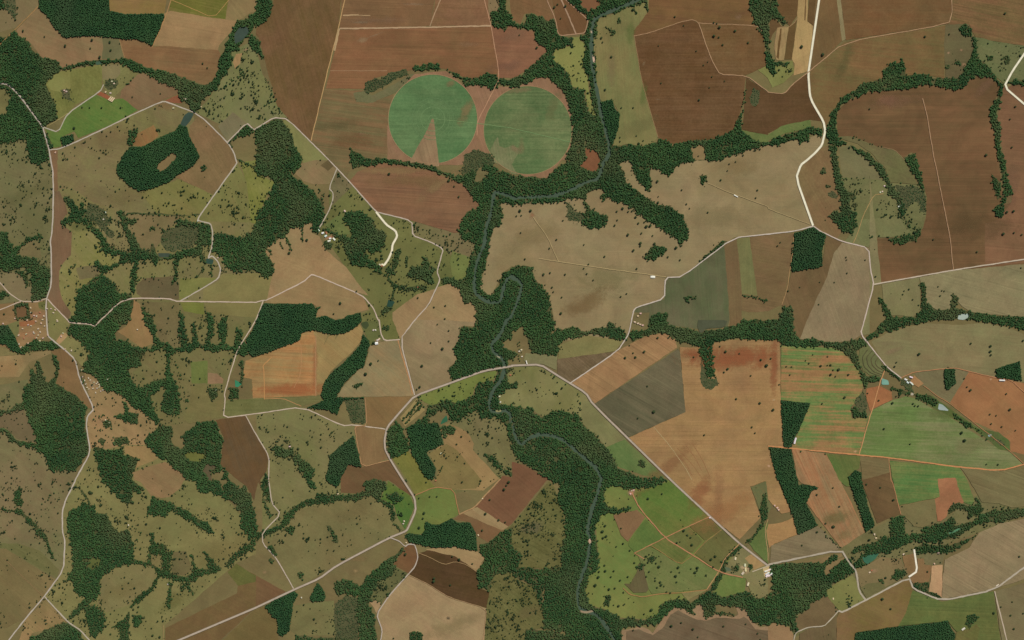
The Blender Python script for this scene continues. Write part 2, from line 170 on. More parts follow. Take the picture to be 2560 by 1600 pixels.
F;crop_field;left green circular irrigated field with a wedge cut out;77,105,64;93,115,73;0;.25;0;circle 1082 297.6 111 wedge
F;crop_field;right green circular irrigated field with bare scars;80,100,60;104,112,72;0;.3;0;circle 1319.5 325.5 110
F;bare_patch;bare triangular wedge pointing into the left green circle;142,114,84;128,104,76;75;.3;0;b1 1665 1120 1680 1130 1725 1512 b2 1730 60 1460 50 b1 1460 1512 1600 1260
F;bare_patch;rough olive bite out of the right circle at its lower left;104,110,72;118,114,80;80;.4;0;b1 2205 1440 2250 1340 2285 1295 2300 1380 2350 1400 2419 1375 c1 60 1400 60 1450 20 1512 c2 -1 40 30 100 60 135 b2 2419 130 2330 60 2210 0
W;woodland;long thin dark wood running below the green circles;nat;.95;b1 890 1395 960 1440 1050 1490 1240 1500 b2 1270 0 1500 20 1650 50 1760 110 1860 130 1960 200 1860 180 1760 130 1640 90 1500 60 1340 40 1180 30 1080 60 930 80 900 20
W;riverside_forest;scrubby forest patch just below the gap between the circles;scr;1;b1 1980 1450 2060 1410 2230 1450 2250 1512 b2 2240 50 2140 50 2100 110 1960 130 1880 110 1960 60
W;riverside_forest;great dark river forest right of and below the two green circles;nat;1;c1 0 190 80 230 140 200 130 130 200 130 340 200 400 180 430 300 440 335 560 350 575 400 560 430 400 460 390 560 480 640 540 700 570 820 690 850 700 960 720 1060 800 1110 760 1000 720 720 670 640 670 560 690 500 690 400 650 380 640 340 700 310 722 190 700 140 610 90 520 20 520 0 620 0 650 50 720 118 833 60 800 0 1240 0 1330 0 1280 20 1050 90 980 130 830 160 800 230 810 320 870 350 860 380 780 350 790 450 780 520 820 560 810 640 840 760 830 880 850 960 940 940 980 1040 1020 1080 1010 1200 980 1290 950 1370 1000 1380 1100 1360 1240 1380 1330 1350 1400 1310 1480 1330 1520 1380 1580 1320 1700 1330 1760 1310 1900 1310 2000 1250 2090 1230 2120 1150 2170 1090 2170 1200 2170 1230 2240 1260 2310 1340 2419 1340 d1 40 1330 150 1290 280 1240 320 1230 400 1190 500 1220 520 1250 480 1290 400 1250 390 1310 310 1350 280 1320 120 1360 0 1370 c1 2390 1370 2200 1430 2020 1480 1990 1512 c2 1640 20 1540 70 1490 150 1430 130 1390 80 1300 70 1310 300 1280 300 1190 200 1110 0 1070 0 1020 30 1070 190 1130 260 1290 370 1350 410 1490 440 1540 470 1620 510 1640 600 1670 740 1580 820 1570 750 1480 700 1330 600 1230 520 1180 510 1160 460 1000 400 900 340 820 260 700 330 690 390 740 470 820 510 910 530 890 610 830 645 740 640 660 590 660 540 710 480 680 380 620 350 500 380 330 410 240 405 150 400 0 430 b2 2340 390 2310 430 2340 520 2300 620 2230 660 2200 830 2175 1000 2130 1120 2120 1180 2130 1240 2220 1290 2290 1200 2340 1060 2419 1030 c2 0 1010 130 1000 200 1020 215 1120 300 1200 370 1350 390 1512 c3 400 30 370 200 440 230 430 320 370 330 190 300 170 250 150 180 100 110 130 80 80 60 0 110 b3 2419 180 2340 200 2340 260 2419 290 c3 60 320 0 370 b3 2380 380 2370 440 2280 450 2000 540 1850 590 1820 450 1900 390 1870 290 1920 180 1935 70 2030 75 2070 50 2080 0 b2 2085 1400 2040 1340 1970 1370 1930 1220 1830 1170 1750 1150 1770 1110 1850 1110 1960 1140 1990 1060 2030 930 2070 850 2080 780 1960 760 1920 690 1940 580 1980 490 2110 440 2060 370 2000 280 1950 220 1860 190 1900 140 2100 110 2150 50 2240 60 2400 130 c2 150 165 330 170 400 100 560 0 c1 510 1512 570 1370 570 1250 565 1100 520 960 470 850 350 740 230 730 160 780 0 830 b1 2400 800 c1 0 750 120 680 230 590 330 490 300 430 220 380 220 300 120 270 0 240
F;pasture;light clearing with bushes in the forest below the circles;113,101,67;104,95,61;0;.1;25;b2 2070 180 2100 70 2200 110 2190 160 2080 215
F;ploughed_field;small red brown triangular field inside the river forest;124,82,54;115,77,52;40;.2;0;c2 630 50 700 0 c1 690 1400 830 1440 c2 830 10 800 110 720 100
F;pasture;yellow green meadow strip between creek wood and river;126,122,68;113,114,63;80;.12;30;c1 400 475 470 460 570 430 575 350 640 345 650 390 690 410 690 500 665 570 670 650 710 720 720 780 735 900 790 1100 730 1060 700 940 700 850 570 820 540 700 480 640 390 570
F;pasture;bright grassy pasture right of the upper river;124,112,70;108,106,64;85;.2;0;c1 1010 100 1280 15 1330 0 1290 110 1150 300 1160 350 1215 700 1250 850 1380 1290 1330 1350 1240 1380 1100 1360 990 1380 950 1370 980 1290 1020 1080 940 940 850 960 800 900 790 450 780 520 770 380 810 330 800 230 830 170 980 130
W;woodland;dark rounded wood right beside the upper river;euc;1;c1 850 965 940 940 980 1040 1020 1080 1010 1200 950 1370 900 1300 860 1150 820 1000
W;tree_belt;pair of dark clumps in the bright pasture right of the upper river;nat;1;c1 860 255 900 265 980 300 960 325 910 290
W;tree_belt;upright dark clump in the bright pasture near the top;nat;1;c1 1005 160 1030 190 1025 230 1000 210
W;tree_belt;thin upright clump near the top of the bright pasture;nat;1;c1 1155 65 1185 130 1165 145 1150 100
W;tree_belt;dark clump at the top corner of the bright pasture;nat;1;c1 1250 40 1280 25 1290 110 1265 90
F;ploughed_field;brown field along the top edge right of the bright pasture;114,86,52;102,73,47;5;.35;0;c1 1340 0 2215 0 2240 80 2310 240 1760 215 1700 185 1600 205 1300 310 1150 340 1150 290 1290 110 1290 25
F;ploughed_field;large very dark brown field right of the upper river;94,67,40;103,76,50;0;.35;0;c1 1155 345 1300 310 1600 205 1700 185 1760 220 1850 470 1960 700 2210 715 2180 1000 2120 1150 2090 1235 1950 1290 1900 1315 1700 1330 1520 1360 1380 1300 1250 850 1215 700
F;ploughed_field;brown field with lone trees between the two thin tracks;104,76,46;108,83,54;0;.3;0;c1 1770 220 2310 240 2370 320 2390 480 2410 620 2320 660 2210 710 1960 705 1850 470
F;ploughed_field;darkest brown field left of the white road;85,63,37;90,67,43;0;.25;0;c1 2215 730 2419 880 d1 0 875 150 890 240 790 370 690 390 900 410 980 520 1150 400 1130 140 1190 0 1260 c1 2419 1275 2240 1245 2170 1220 2190 1090
F;pasture;bright green wedge above the creek wood left of the white road;89,107,56;99,106,60;30;.15;2;c1 2170 1230 2419 1275 d1 0 1270 130 1190 250 1160 400 1135 410 1195 320 1225 160 1260 100 1290 0 1330 c1 2419 1345 2310 1340
F;pasture;yellow green scrubby loop of grass beside the pale strips;121,118,69;112,110,61;60;.15;12;c1 2320 660 2410 620 d1 0 610 60 590 190 580 235 575 250 680 150 780 40 830 0 740 c1 2419 740
W;woodland;narrow creek wood running down from the top edge right of centre;nat;1;c1 2210 0 2419 0 d1 90 0 90 80 200 240 130 235 60 170 0 220 20 520 60 590 190 590 190 625 60 615 50 750 20 660 0 650 c1 2405 600 2385 370 2310 240 2240 80
F;ploughed_field;dark brown patch between the creek wood and the pale strips;96,70,41;100,75,47;0;.2;0;d1 95 0 305 0 285 130 210 250 150 180 90 90
F;ploughed_field;dark brown strip at the bend of the creek wood;102,78,48;94,71,45;0;.2;0;d1 20 190 60 168 130 250 90 262 40 330 10 420
F;bare_field;wide pale cream strip of bare ground beside the white road;161,132,87;151,124,81;84;.3;0;d1 300 0 400 0 370 200 430 250 430 280 380 670 240 715 250 600 225 560 275 200
F;bare_field;narrow pale cream strips left of the wide cream strip;151,128,85;144,120,80;84;.3;0;d1 90 262 195 255 150 568 80 568 60 440
F;ploughed_field;dark stripe between the narrow cream strips;95,72,41;93,71,43;84;.1;0;d1 115 270 130 270 100 560 78 540
F;ploughed_field;dark stripe between narrow and wide cream strips;96,74,43;91,69,41;84;.1;0;d1 195 262 272 190 225 560 155 562
F;ploughed_field;short dark stripe inside the top of the wide cream strip;106,80,48;100,77,48;84;.1;0;d1 364 0 376 0 353 195 343 190
F;ploughed_field;brown wedge between the cream strip and the white road;100,74,45;93,71,43;84;.2;0;d1 402 0 475 0 437 245 425 240 375 200
F;ploughed_field;brown field just right of the white road at the top;112,86,54;102,81,52;80;.2;0;d1 485 0 600 0 700 385 410 680 400 560
F;fallow_field;thin pale green strip slanting down from the top right;133,120,85;121,110,74;75;.3;0;d1 595 0 635 0 735 370 700 388
F;ploughed_field;big reddish brown field along the top at right;111,80,50;104,81,52;0;.25;0;d1 640 0 1740 0 1740 120 1710 225 735 380
F;ploughed_field;wide brown field in the upper right below the slanting track;117,88,56;103,89,54;5;.3;0;d1 400 680 720 400 1710 235 1670 400 1665 740 1450 700 1300 720 1270 590 1100 640 1080 740 900 790 700 920 600 1080 550 1200 520 1140 410 970 385 850
F;fallow_field;streaky olive brown field in the top right corner;105,87,54;117,87,58;12;.6;0;d1 1745 0 2419 0 2419 490 2200 400 1960 350 1900 230 1715 235 1745 120
F;pasture;brown paddock with pale feeding rings in the upper right;100,87,60;93,85,56;0;.15;5;d1 1680 230 1900 230 1940 350 1940 480 1860 640 1800 750 1680 740 1660 420
F;pasture;green pasture in the upper right crossed by the white road;96,101,63;101,99,65;20;.15;24;d1 1960 350 2200 400 2419 490 2419 780 2340 750 2260 780 2230 790 2130 700 2050 600 1970 540
F;ploughed_field;huge brown field filling the right side;115,84,56;94,73,47;0;.3;0;d1 655 1290 650 1100 680 1020 750 955 960 870 1300 850 1440 800 1600 815 1760 860 1850 820 1900 760 1980 720 2080 735 2190 800 2170 900 2110 1000 2100 1110 2130 1200 2150 1380 2180 1512 d2 2200 200 2210 290 2230 420 2300 400 2419 450 2419 935 1010 1165 960 830 960 740 1140 740 1250 800 1380 770 1440 700 1490 560 1500 350 1460 200 1400 0 d1 1390 1450 1350 1440 1280 1490 1200 1420 1040 1390 830 1300 770 1285
F;ploughed_field;brown field right of the wooded gully at the right edge;121,88,62;108,81,56;5;.3;0;d1 2220 840 2330 795 2419 840 2419 1512 d2 2419 940 2050 1000 2050 600 2180 560 2300 400 2310 310 2270 180 2240 0 d1 2230 1500 2190 1290 2170 1130 2190 960
W;woodland;long curving wood along the creek in the upper right;nat;1;d1 550 1250 560 1200 620 1030 680 930 830 850 900 790 1080 740 1090 650 1150 600 1260 590 1265 550 1280 600 1300 710 1340 710 1470 700 1560 740 1800 750 1850 640 1900 560 1940 480 1940 340 1960 350 1980 560 2060 620 2130 690 2180 770 2230 790 2220 830 2190 960 2160 1080 2170 1130 2200 1210 2190 1300 2230 1512 d2 2240 0 2270 200 2310 310 2260 340 2230 400 2225 510 2200 550 2120 470 2200 410 2220 320 2210 130 2190 0 d1 2180 1512 2150 1380 2130 1210 2100 1120 2110 1010 2180 880 2190 800 2080 730 1980 715 1900 760 1850 820 1760 855 1600 810 1430 800 1350 830 1200 840 1060 860 960 860 750 950 670 1030 650 1100 655 1290 700 1300 660 1340 750 1340 740 1370 640 1380 580 1350 560 1300
W;woodland;square dark wood in the feeding ring paddock;nat;1;d1 1805 260 1870 220 1920 270 1915 350 1830 320
W;tree_belt;small dark wood low in the feeding ring paddock;nat;1;d1 1760 600 1800 560 1830 600 1790 620
W;tree_belt;dark bushes left in the feeding ring paddock;nat;.8;d1 1670 610 1720 620 1720 645 1680 640
W;tree_belt;dark clump in the green pasture at upper right;nat;.9;d1 2050 510 2130 550 2120 575 2070 550
W;tree_belt;upright dark clump in the green pasture at upper right;nat;.8;d1 2225 530 2280 530 2280 610 2230 600
W;woodland;dark wood where the white road turns at the right edge;nat;1;d1 2250 790 2340 750 2419 790 2419 840 2330 800
F;fallow_field;olive wedge field below the upper right creek wood;103,93,62;101,97,60;20;.2;0;d1 660 1300 770 1285 830 1300 1040 1390 1200 1420 1280 1500 d2 1410 230 1150 210 1110 80 1030 0 d1 980 1450 850 1360
F;pasture;pale green grass between the two wood arms at right;114,106,73;105,99,65;20;.15;0;d1 670 1390 780 1370 880 1450 950 1512 d2 1050 130 1080 190 700 170 680 0
F;pasture;green pasture speckled with many trees at the right;108,104,67;98,101,61;30;.12;65;d2 690 165 1090 190 1150 215 1410 235 1490 330 1495 500 1460 650 1370 710 1150 730 970 730 950 825 720 770 840 620 700 400
F;pasture;clean grassy lower part of the speckled pasture;112,108,71;104,104,65;60;.12;4;d2 880 560 1240 540 1300 640 1360 680 1150 730 970 730 950 825 720 770
F;fallow_field;brown rolling field between the white road and the wood arm;122,95,64;114,95,62;60;.2;1;d1 560 1380 600 1400 d2 600 0 640 250 690 370 690 460 620 475 570 530 700 680 650 745 490 670 430 620 270 170 310 50 380 0 d1 520 1390
W;woodland;western dark wood arm ending in a slanted block at right;nat;1;d1 560 1390 640 1380 660 1400 655 1512 d2 680 100 720 290 820 320 830 360 770 400 790 480 840 500 840 520 790 550 850 600 800 710 700 670 570 530 620 475 710 520 690 430 690 350 640 250 600 0
W;woodland;middle dark wood arm snaking through the speckled pasture;nat;1;d1 780 1370 900 1420 1010 1512 d2 1100 80 1150 210 1200 270 1260 370 1290 460 1290 540 1350 630 1330 645 1300 600 1240 460 1220 400 1130 310 1120 230 1050 130 950 0 d1 880 1460
W;woodland;right dark wood arm on the edge of the speckled pasture;nat;1;d1 1280 1490 1370 1445 1400 1512 d2 1450 130 1480 260 1470 300 1400 170 1300 0
W;woodland;open wood patch at the upper right of the speckled pasture;scr;.75;d2 1200 240 1420 250 1490 350 1490 500 1440 480 1400 380 1340 420 1300 470 1260 370
W;tree_belt;curved dark belt at the foot of the speckled pasture;nat;1;d2 1150 740 1380 705 1455 630 1440 700 1390 765 1330 770 1290 800 1200 790 1150 760
W;tree_belt;spindle shaped dark wood beside the right hand gully;nat;1;d2 2110 130 2150 170 2200 220 2200 350 2170 375 2140 290
W;tree_belt;egg shaped dark clump right of the white road;nat;1;d2 490 110 510 80 545 70 545 120 510 140
W;tree_belt;upper flat dark clump right of the white road;nat;.9;d2 535 245 580 235 590 260 550 270
W;tree_belt;lower ragged dark clump right of the white road;scr;.9;d2 560 310 610 290 660 340 640 365 570 340
# --- centre right
F;fallow_field;dark green field right of the stepped road;98,92,66;82,87,57;85;.2;0;c2 1450 1115 1605 1110 2000 800 2030 1000 2055 1512 c3 2040 70 2010 60 1830 90 1800 90 1480 50 1280 40 c2 1300 1440 1150 1440 1180 1390 1440 1315
F;fallow_field;narrow brown strip beside the dark green field;110,89,60;105,87,56;88;.2;0;c2 2005 800 2120 735 2140 900 2170 1250 2170 1512 c3 2150 40 2050 60 c2 2060 1500
F;fallow_field;narrow pale green strip between brown fields;110,108,68;109,104,64;88;.25;0;c2 2125 735 2245 730 2320 1285 2175 1265
F;fallow_field;brown field left of the dark square plantation;118,93,64;108,89,58;10;.25;0;c2 2245 730 2419 705 d2 0 700 240 690 230 870 210 1000 170 1210 130 1370 c2 2419 1430 2230 1440 2170 1420 2175 1270 2320 1285
F;fallow_field;wide pale brown field left of the white field road junction;134,116,85;125,108,80;70;.25;0;d2 630 860 700 780 950 830 970 1050 1000 1175 910 1512 d3 880 140 800 190 620 215 290 180 310 130 350 0 d2 395 1450
F;fallow_field;dark brown wedge below the square plantation;112,89,60;101,83,54;70;.25;0;d2 550 715 700 780 620 880 560 1100 395 1450 d3 300 180 240 100 230 0 d2 240 1500 130 1370 200 1150 220 1060 510 1010
W;eucalyptus_plantation;dark square plantation below the white road junction;euc;1;d2 245 690 435 635 550 710 510 860 510 1000 480 1020 230 1055 210 980
W;woodland;large wood joining the creek in the centre right with a square top;nat;1;c3 370 330 430 320 440 230 480 190 700 140 800 130 900 160 1060 190 1100 150 1130 200 1250 150 1400 120 1460 130 1560 200 1750 245 1830 260 1900 210 2100 170 2200 190 2419 190 d3 0 190 110 200 130 235 280 250 600 255 700 290 770 350 800 400 880 510 900 620 920 650 940 600 1050 580 1080 550 960 530 900 500 870 420 840 330 860 270 950 200 1100 110 1300 50 1500 10 1300 20 1110 0 960 140 900 185 620 215 480 190 440 170 290 185 240 100 240 0 d2 240 1430 210 1375 130 1385 110 1512 c3 2160 0 2150 45 2010 60 2010 90 1830 90 1800 120 1700 90 1480 50 1460 0 c2 1470 1440 1400 1440 1310 1490 c3 1290 80 1140 100 1080 150 1020 80 930 20 880 80 660 110 600 70 450 80 390 130 360 190
W;woodland;creek wood with three upright spurs in the far right;nat;1;d3 960 140 1110 0 d2 1120 1440 1040 1340 1050 1300 1110 1370 1160 1470 1280 1490 1290 1420 1370 1410 1370 1490 1440 1420 1460 1250 1430 1170 1480 1150 1495 1350 1600 1420 1720 1410 1740 1260 1800 1300 1760 1400 1900 1430 2100 1460 2400 1480 2419 1430 d3 2419 100 2380 90 2250 50 2050 15 d2 1900 1500 1600 1512 d3 1300 50 1100 110
F;pasture;olive pasture along the creek with small trees at the far right;125,115,80;113,108,70;80;.15;3;d2 1005 1185 1430 1110 1440 1420 1370 1480 1280 1470 1160 1470 1110 1370 1050 1300 1110 1500 960 140 d3 960 140 880 140 d2 910 1512
F;fallow_field;streaky pale olive field at the right edge;131,120,85;123,112,80;15;.35;0;d2 1430 1110 1750 1045 2419 945 2419 1430 2400 1480 2100 1460 1900 1430 1830 1380 1740 1260 1720 1410 1600 1420 1495 1350
W;tree_belt;upright wood spur in the pasture at the far right;nat;1;d2 1430 1170 1480 1150 1500 1350 1490 1420 1450 1420 1460 1300
W;tree_belt;small dark copse on the creek at the far right;nat;.9;d2 1720 1360 1740 1260 1810 1310 1770 1400 1740 1440
W;tree_belt;thin dark spur at the left end of the far right pasture;nat;.9;d2 1040 1300 1060 1300 1130 1400 1180 1490 1120 1480
F;fallow_field;big rounded pale olive field at the far right;125,110,76;118,110,74;5;.2;0;d3 975 205 1130 120 1300 70 1500 30 1780 45 2050 30 2280 75 2400 125 2419 640 2300 570 2140 540 1760 450 1380 485 1260 540 1120 440
F;pasture;green contour terraced slope by the far right road;99,101,61;99,99,63;70;.2;0;d3 865 280 950 230 1060 380 1095 470 1070 540 960 520 900 480 850 400
F;pasture;dull green field around a dark egg shaped wood at the far right;113,101,71;105,99,67;30;.15;0;d3 1380 490 1760 455 1900 490 1720 780 1600 720 1460 620
W;woodland;dark egg shaped wood in the dull field at the far right;euc;1;d3 1665 480 1700 440 1730 460 1765 450 1775 590 1720 650 1670 655
W;woodland;dark trapezoid wood near the right edge;euc;1;d3 2145 465 2380 385 2395 570 2160 545
F;ploughed_field;orange brown field at the right edge;152,105,68;138,98,64;40;.15;0;d3 1900 490 2140 545 2300 570 2419 690 2419 1360 2290 1240 2290 1150 2100 1030 1940 960 1800 860 1720 780
F;crop_field;large green crop field sloping down the far right;98,114,62;116,116,76;3;.6;0;d3 990 850 1170 760 1300 720 1400 740 1560 840 1700 900 1900 1040 2050 1130 2200 1230 2290 1245 2400 1360 2200 1420 860 1275 950 900
F;ploughed_field;red earth wedge left of the large green crop field;151,101,64;141,95,62;60;.2;0;d3 930 650 1050 620 1170 680 1175 755 1010 830 960 860 930 730
F;crop_field;green and rust striped field at the right;98,118,64;144,108,70;2;.75;0;d3 125 245 600 260 720 310 860 480 900 620 880 690 830 780 780 820 790 930 940 930 860 1270 220 1210 400 790 120 755
W;eucalyptus_plantation;dark wedge plantation with a fire break beside the striped field;euc;1;d3 115 760 400 785 300 1020 210 1210 145 1200
W;eucalyptus_plantation;long dark slanting plantation strip in the lower right;euc;1;d3 0 1195 220 1210 250 1400 280 1512 d4 290 50 350 30 430 10 470 80 410 110 360 220 470 430 280 515 240 350 100 0 d3 90 1512 0 1300
W;woodland;dark wood foot at the end of the striped field inlet;nat;1;d3 780 830 830 810 860 860 925 870 935 920 910 930 800 915
W;woodland;thin scrub inlet above the wood foot in the striped field;scr;.6;d3 830 740 900 660 930 740 925 870 860 860 830 810
F;fallow_field;terraced stream bank green strip at the far right;77,91,48;87,98,52;30;.2;0;d3 1390 690 1560 720 1720 840 2000 1030 2180 1060 2280 1140 2290 1240 2180 1220 2050 1110 1900 1010 1700 900 1560 830
W;tree_belt;dark stream side trees below the far right farm;nat;1;d3 1160 630 1350 680 1340 710 1240 690 1170 660
W;tree_belt;dark stream side wood between the two pale ponds;nat;1;d3 1390 700 1530 710 1620 780 1580 815 1390 730
W;tree_belt;dark stream side trees below the lower pale pond;nat;1;d3 1730 870 1920 985 1960 1030 1850 1000
W;tree_belt;small dark thicket at the end of the far right stream;scr;.8;d3 2140 1110 2200 1130 2250 1180 2190 1190 2150 1150
W;tree_belt;dark trees along the road above the far right farm;nat;.9;d3 1055 390 1090 430 1260 545 1250 575 1080 450
W;woodland;farm trees around the far right farmyard;scr;.9;d3 1260 560 1340 570 1380 680 1300 650 1250 610
F;bare_patch;orange farmyard with dark hedge rows at the far right;162,122,81;154,114,76;55;.2;0;d3 1345 580 1380 520 1470 600 1420 637
# --- centre c3
F;pasture;golden green pasture above the wide road right of the river;123,113,70;113,106,66;15;.15;1;c3 440 330 440 240 700 145 870 170 1050 200 980 290 870 310 430 370
F;fallow_field;mottled grey brown triangular field above the wide road;97,81,56;109,91,66;40;.5;0;c3 430 370 870 310 970 300 545 595 430 500
F;pasture;light green plot above the wide road near the bridge;120,114,78;112,110,72;10;.1;1;c3 110 380 130 310 430 340 420 470 280 415 150 415
F;ploughed_field;tan brown field beside the white field road in the centre right;152,118,80;136,104,70;33;.5;0;c3 560 600 1000 290 1110 230 1300 140 1460 130 1540 180 1560 260 780 790 700 685
F;fallow_field;dark grey green parallelogram field in the centre right;102,93,68;86,81,58;30;.6;0;c3 785 790 1570 270 1590 310 1640 870 1105 1105
F;ploughed_field;huge orange tan field in the lower right centre;152,118,76;140,108,72;0;.3;0;c3 1585 255 1740 260 1900 215 2150 180 2419 195 d3 0 195 110 200 120 750 145 1200 0 1190 90 1512 d4 215 300 130 320 60 250 0 180 c4 2400 10 2250 60 2350 350 2150 560 1900 370 1500 0 c3 1105 1110 1640 870
W;woodland;dark wood tail hanging down into the orange field;nat;.95;c3 1760 230 1890 210 1910 350 1890 400 1930 550 1840 540 1800 470 1820 400 1770 320
W;woodland;pale bushy tip of the wood tail in the orange field;scr;.75;c3 1780 350 1810 460 1850 550 1940 550 1950 620 1880 660 1800 620 1780 560
F;pasture;tan grass strip between river forest and the wide road;125,117,78;115,110,70;50;.12;3;c3 665 770 725 765 1080 1130 890 1200 780 1080 650 960
F;pasture;green wedge field between river forest and the wide road;87,107,58;95,105,60;50;.2;1;c3 890 1200 1070 1130 1440 1480 1400 1512 1250 1470 1010 1390 930 1300
W;riverside_forest;thick dark river forest winding through the lower centre;nat;1;c3 0 820 60 815 120 840 200 820 195 850 240 900 300 915 370 860 500 860 620 890 650 970 780 1080 890 1200 1000 1400 1180 1480 1400 1490 c4 1470 0 1350 60 1180 80 1050 80 950 50 890 60 870 200 920 260 1010 280 1110 250 1130 250 1120 280 980 320 900 300 840 340 790 430 800 640 830 760 790 870 720 910 690 1060 720 1180 900 1230 1020 1310 1100 1300 1230 1330 1380 1270 1400 1180 1480 1130 1640 1130 1680 1170 1760 1110 1830 1060 1960 1100 2100 1080 2190 1050 2260 1060 2300 1120 2419 1120 d4 50 1050 240 1090 540 1085 560 1030 600 990 760 890 830 870 920 810 890 740 820 800 690 770 520 780 15 800 40 960 50 1050 0 1080 c4 2419 1370 2340 1360 2250 1310 2200 1230 2100 1190 1920 1170 1910 1260 1820 1310 1790 1160 1700 1210 1720 1270 1640 1220 1540 1210 1470 1260 1380 1360 1200 1380 1040 1400 1030 1440 1040 1512 480 1512 500 1430 300 1400 290 1240 300 1000 280 850 460 830 470 640 505 520 490 330 430 180 460 50 c3 350 1500 240 1430 120 1350 50 1320 0 1220 b3 2419 1180 2380 1050 2340 970 2270 910 2130 930 2070 850 2190 860 2200 760 2260 600 2290 470 2370 450 2380 560 2400 610 2419 600 c3 40 570 60 620 20 650 b3 2380 640 2290 720 2290 790 2419 800
F;crop_field;green crop strip beside the farm at lower right;93,110,54;103,108,58;70;.1;2;c4 2000 890 2210 930 2200 1050 2090 1080 1990 1110 1890 1060 1960 960
W;forest;large dark forest in the lower right;nat;1;d4 15 800 520 780 620 700 665 710 640 750 560 790 530 860 545 900 590 880 590 850 740 730 820 820 760 890 600 990 560 1030 550 1085 380 1210 260 1300 330 1350 350 1400 240 1440 210 1380 40 1350 0 1370 c4 2419 1370 2340 1360 2250 1310 2200 1230 2100 1190 1980 1160 1900 1150 1800 1180 1700 1170 1760 1110 1850 1050 1990 1110 2090 1090 2190 1060 2240 1060 2290 1120 2419 1125 d4 50 1060 50 960
F;ploughed_field;long rust brown field between the thin wood and the bright road;130,94,66;114,84,60;4;.45;0;b2 920 160 960 110 1080 60 1180 30 1340 45 1500 75 1640 100 1760 150 1860 190 1950 230 2000 280 2060 370 2115 432 2080 460 1990 490 1940 590 1915 680 1880 690 1480 575 1200 500 1135 490 880 200
F;pasture;bright green grass plot left of the central grove;95,105,58;102,106,60;30;.1;22;b2 650 620 800 500 830 560 830 620 900 680 880 700 780 700 680 640
F;pasture;light green pasture beside the river woods in the centre;105,110,60;98,101,56;30;.1;8;b2 1860 860 2020 920 1980 1110 1890 1140 1850 1080 1830 960
W;forest;dark kidney shaped grove beside the short bright road;nat;1;b2 840 500 900 490 1010 480 1060 540 1110 560 1110 640 1200 670 1220 760 1180 860 1120 880 1060 850 990 870 960 800 880 640 830 580
W;woodland;dark stream wood between the pale farm field and the grove;nat;.97;b2 600 640 690 650 790 710 820 700 900 740 940 770 980 830 1050 900 1120 960 1170 1010 1200 1080 1150 1060 1080 1010 1000 1010 900 960 850 880 830 800 770 730
W;tree_belt;dark clump below the white roofed central farm;nat;1;b2 640 770 700 780 735 790 700 850 650 830
W;tree_belt;stream side tree line in the central valley;nat;.95;b2 1200 1070 1240 1090 1300 1160 1400 1200 1360 1240 1320 1200 1300 1290 1290 1400 1180 1470 1190 1420 1240 1370 1300 1250 1290 1180
W;tree_belt;small dark grove below the bright road end;nat;.9;b2 1210 1020 1300 1010 1320 1080 1260 1090
W;tree_belt;left narrow hedge in the central valley;nat;.9;b2 1295 1030 1310 880 1370 830 1375 870 1320 1030
W;tree_belt;right short hedge in the central valley;nat;.9;b2 1415 920 1440 910 1430 1010 1412 1010
W;woodland;ragged dark wood in the middle of the central valley;nat;.9;b2 1440 1060 1470 1010 1570 1010 1570 920 1620 910 1650 1000 1700 1020 1650 1110 1700 1170 1640 1170 1560 1120 1470 1110
W;tree_belt;dark trees around the lone white house in the central valley;nat;.85;b2 1390 1240 1440 1200 1590 1180 1620 1230 1560 1225 1420 1245
W;woodland;pointed dark wood on the left edge of the big dark field;nat;1;a1 2360 345 2380 335 b1 0 355 30 380 80 560 60 560 0 500 a1 2390 460 2360 420
W;woodland;bushy wood by the top creek beside the orange track;nat;.9;b1 2210 115 2290 110 2310 0 2380 0 2360 100 2419 160 2419 190 c1 0 190 0 240 b1 2400 235 2340 290 2310 270 2250 265 2230 200
W;woodland;orchard trees at the end of the upper left farm road;scr;.6;a1 990 780 1060 745 1110 760 1100 830 1050 850 990 830
W;tree_belt;cluster of orchard trees in the upper left olive pasture;scr;.6;a1 570 850 650 840 660 920 710 970 650 950 590 910
F;bare_patch;pale tan gap in the creek wood right of the river;132,112,76;126,106,70;80;.1;0;c1 1690 1400 1800 1360 1820 1430 1845 1512 c2 1850 0 1720 0
W;woodland;lone teardrop shaped wood in the large dry pasture;nat;1;c2 1310 820 1400 820 1460 830 1440 880 1340 950 1280 950 1255 900
W;tree_belt;small square dark clump high in the large dry pasture;nat;1;c2 1765 150 1840 140 1840 205 1790 220
W;tree_belt;dark clump on the pale knoll below the river fork;nat;1;c2 840 330 900 325 905 350 860 400
W;tree_belt;long thin wedge of trees beside the stepped road;nat;1;c2 1665 1055 1990 758 2038 765 2000 800 1690 1050
W;woodland;dark triangle of scrub below the river bend;scr;.8;c2 510 400 570 450 600 490 690 530 650 575 540 580 525 500
W;tree_belt;bushes at the end of a short track in the dark green field;nat;.9;c2 1620 1295 1680 1285 1745 1285 1745 1310 1680 1310 1665 1340 1645 1340
W;tree_belt;left piece of the hedge across the centre right brown field;nat;.9;c2 2175 1270 2250 1285 2315 1292 2305 1312 2180 1288
W;tree_belt;right piece of the hedge across the centre right brown field;nat;.8;c2 2345 1312 2419 1325 2419 1340 2345 1325
W;tree_belt;small dark copse below the long hedge line at left;nat;.85;a2 1200 560 1290 555 1290 590 1240 620 1200 600
W;tree_belt;tiny dark clump in the middle left brown pasture;nat;.9;a2 1425 632 1470 632 1462 665 1425 660
W;tree_belt;narrow upright clump above the middle left grey pond;nat;.9;a2 1425 800 1450 790 1475 880 1430 890
W;tree_belt;slug shaped thicket in the pale tan triangle field;nat;1;b3 912 642 930 610 1017 590 1000 612 950 647
W;tree_belt;left tree row of the pale orchard plots;nat;.9;b3 1545 755 1555 770 1390 960 1378 950
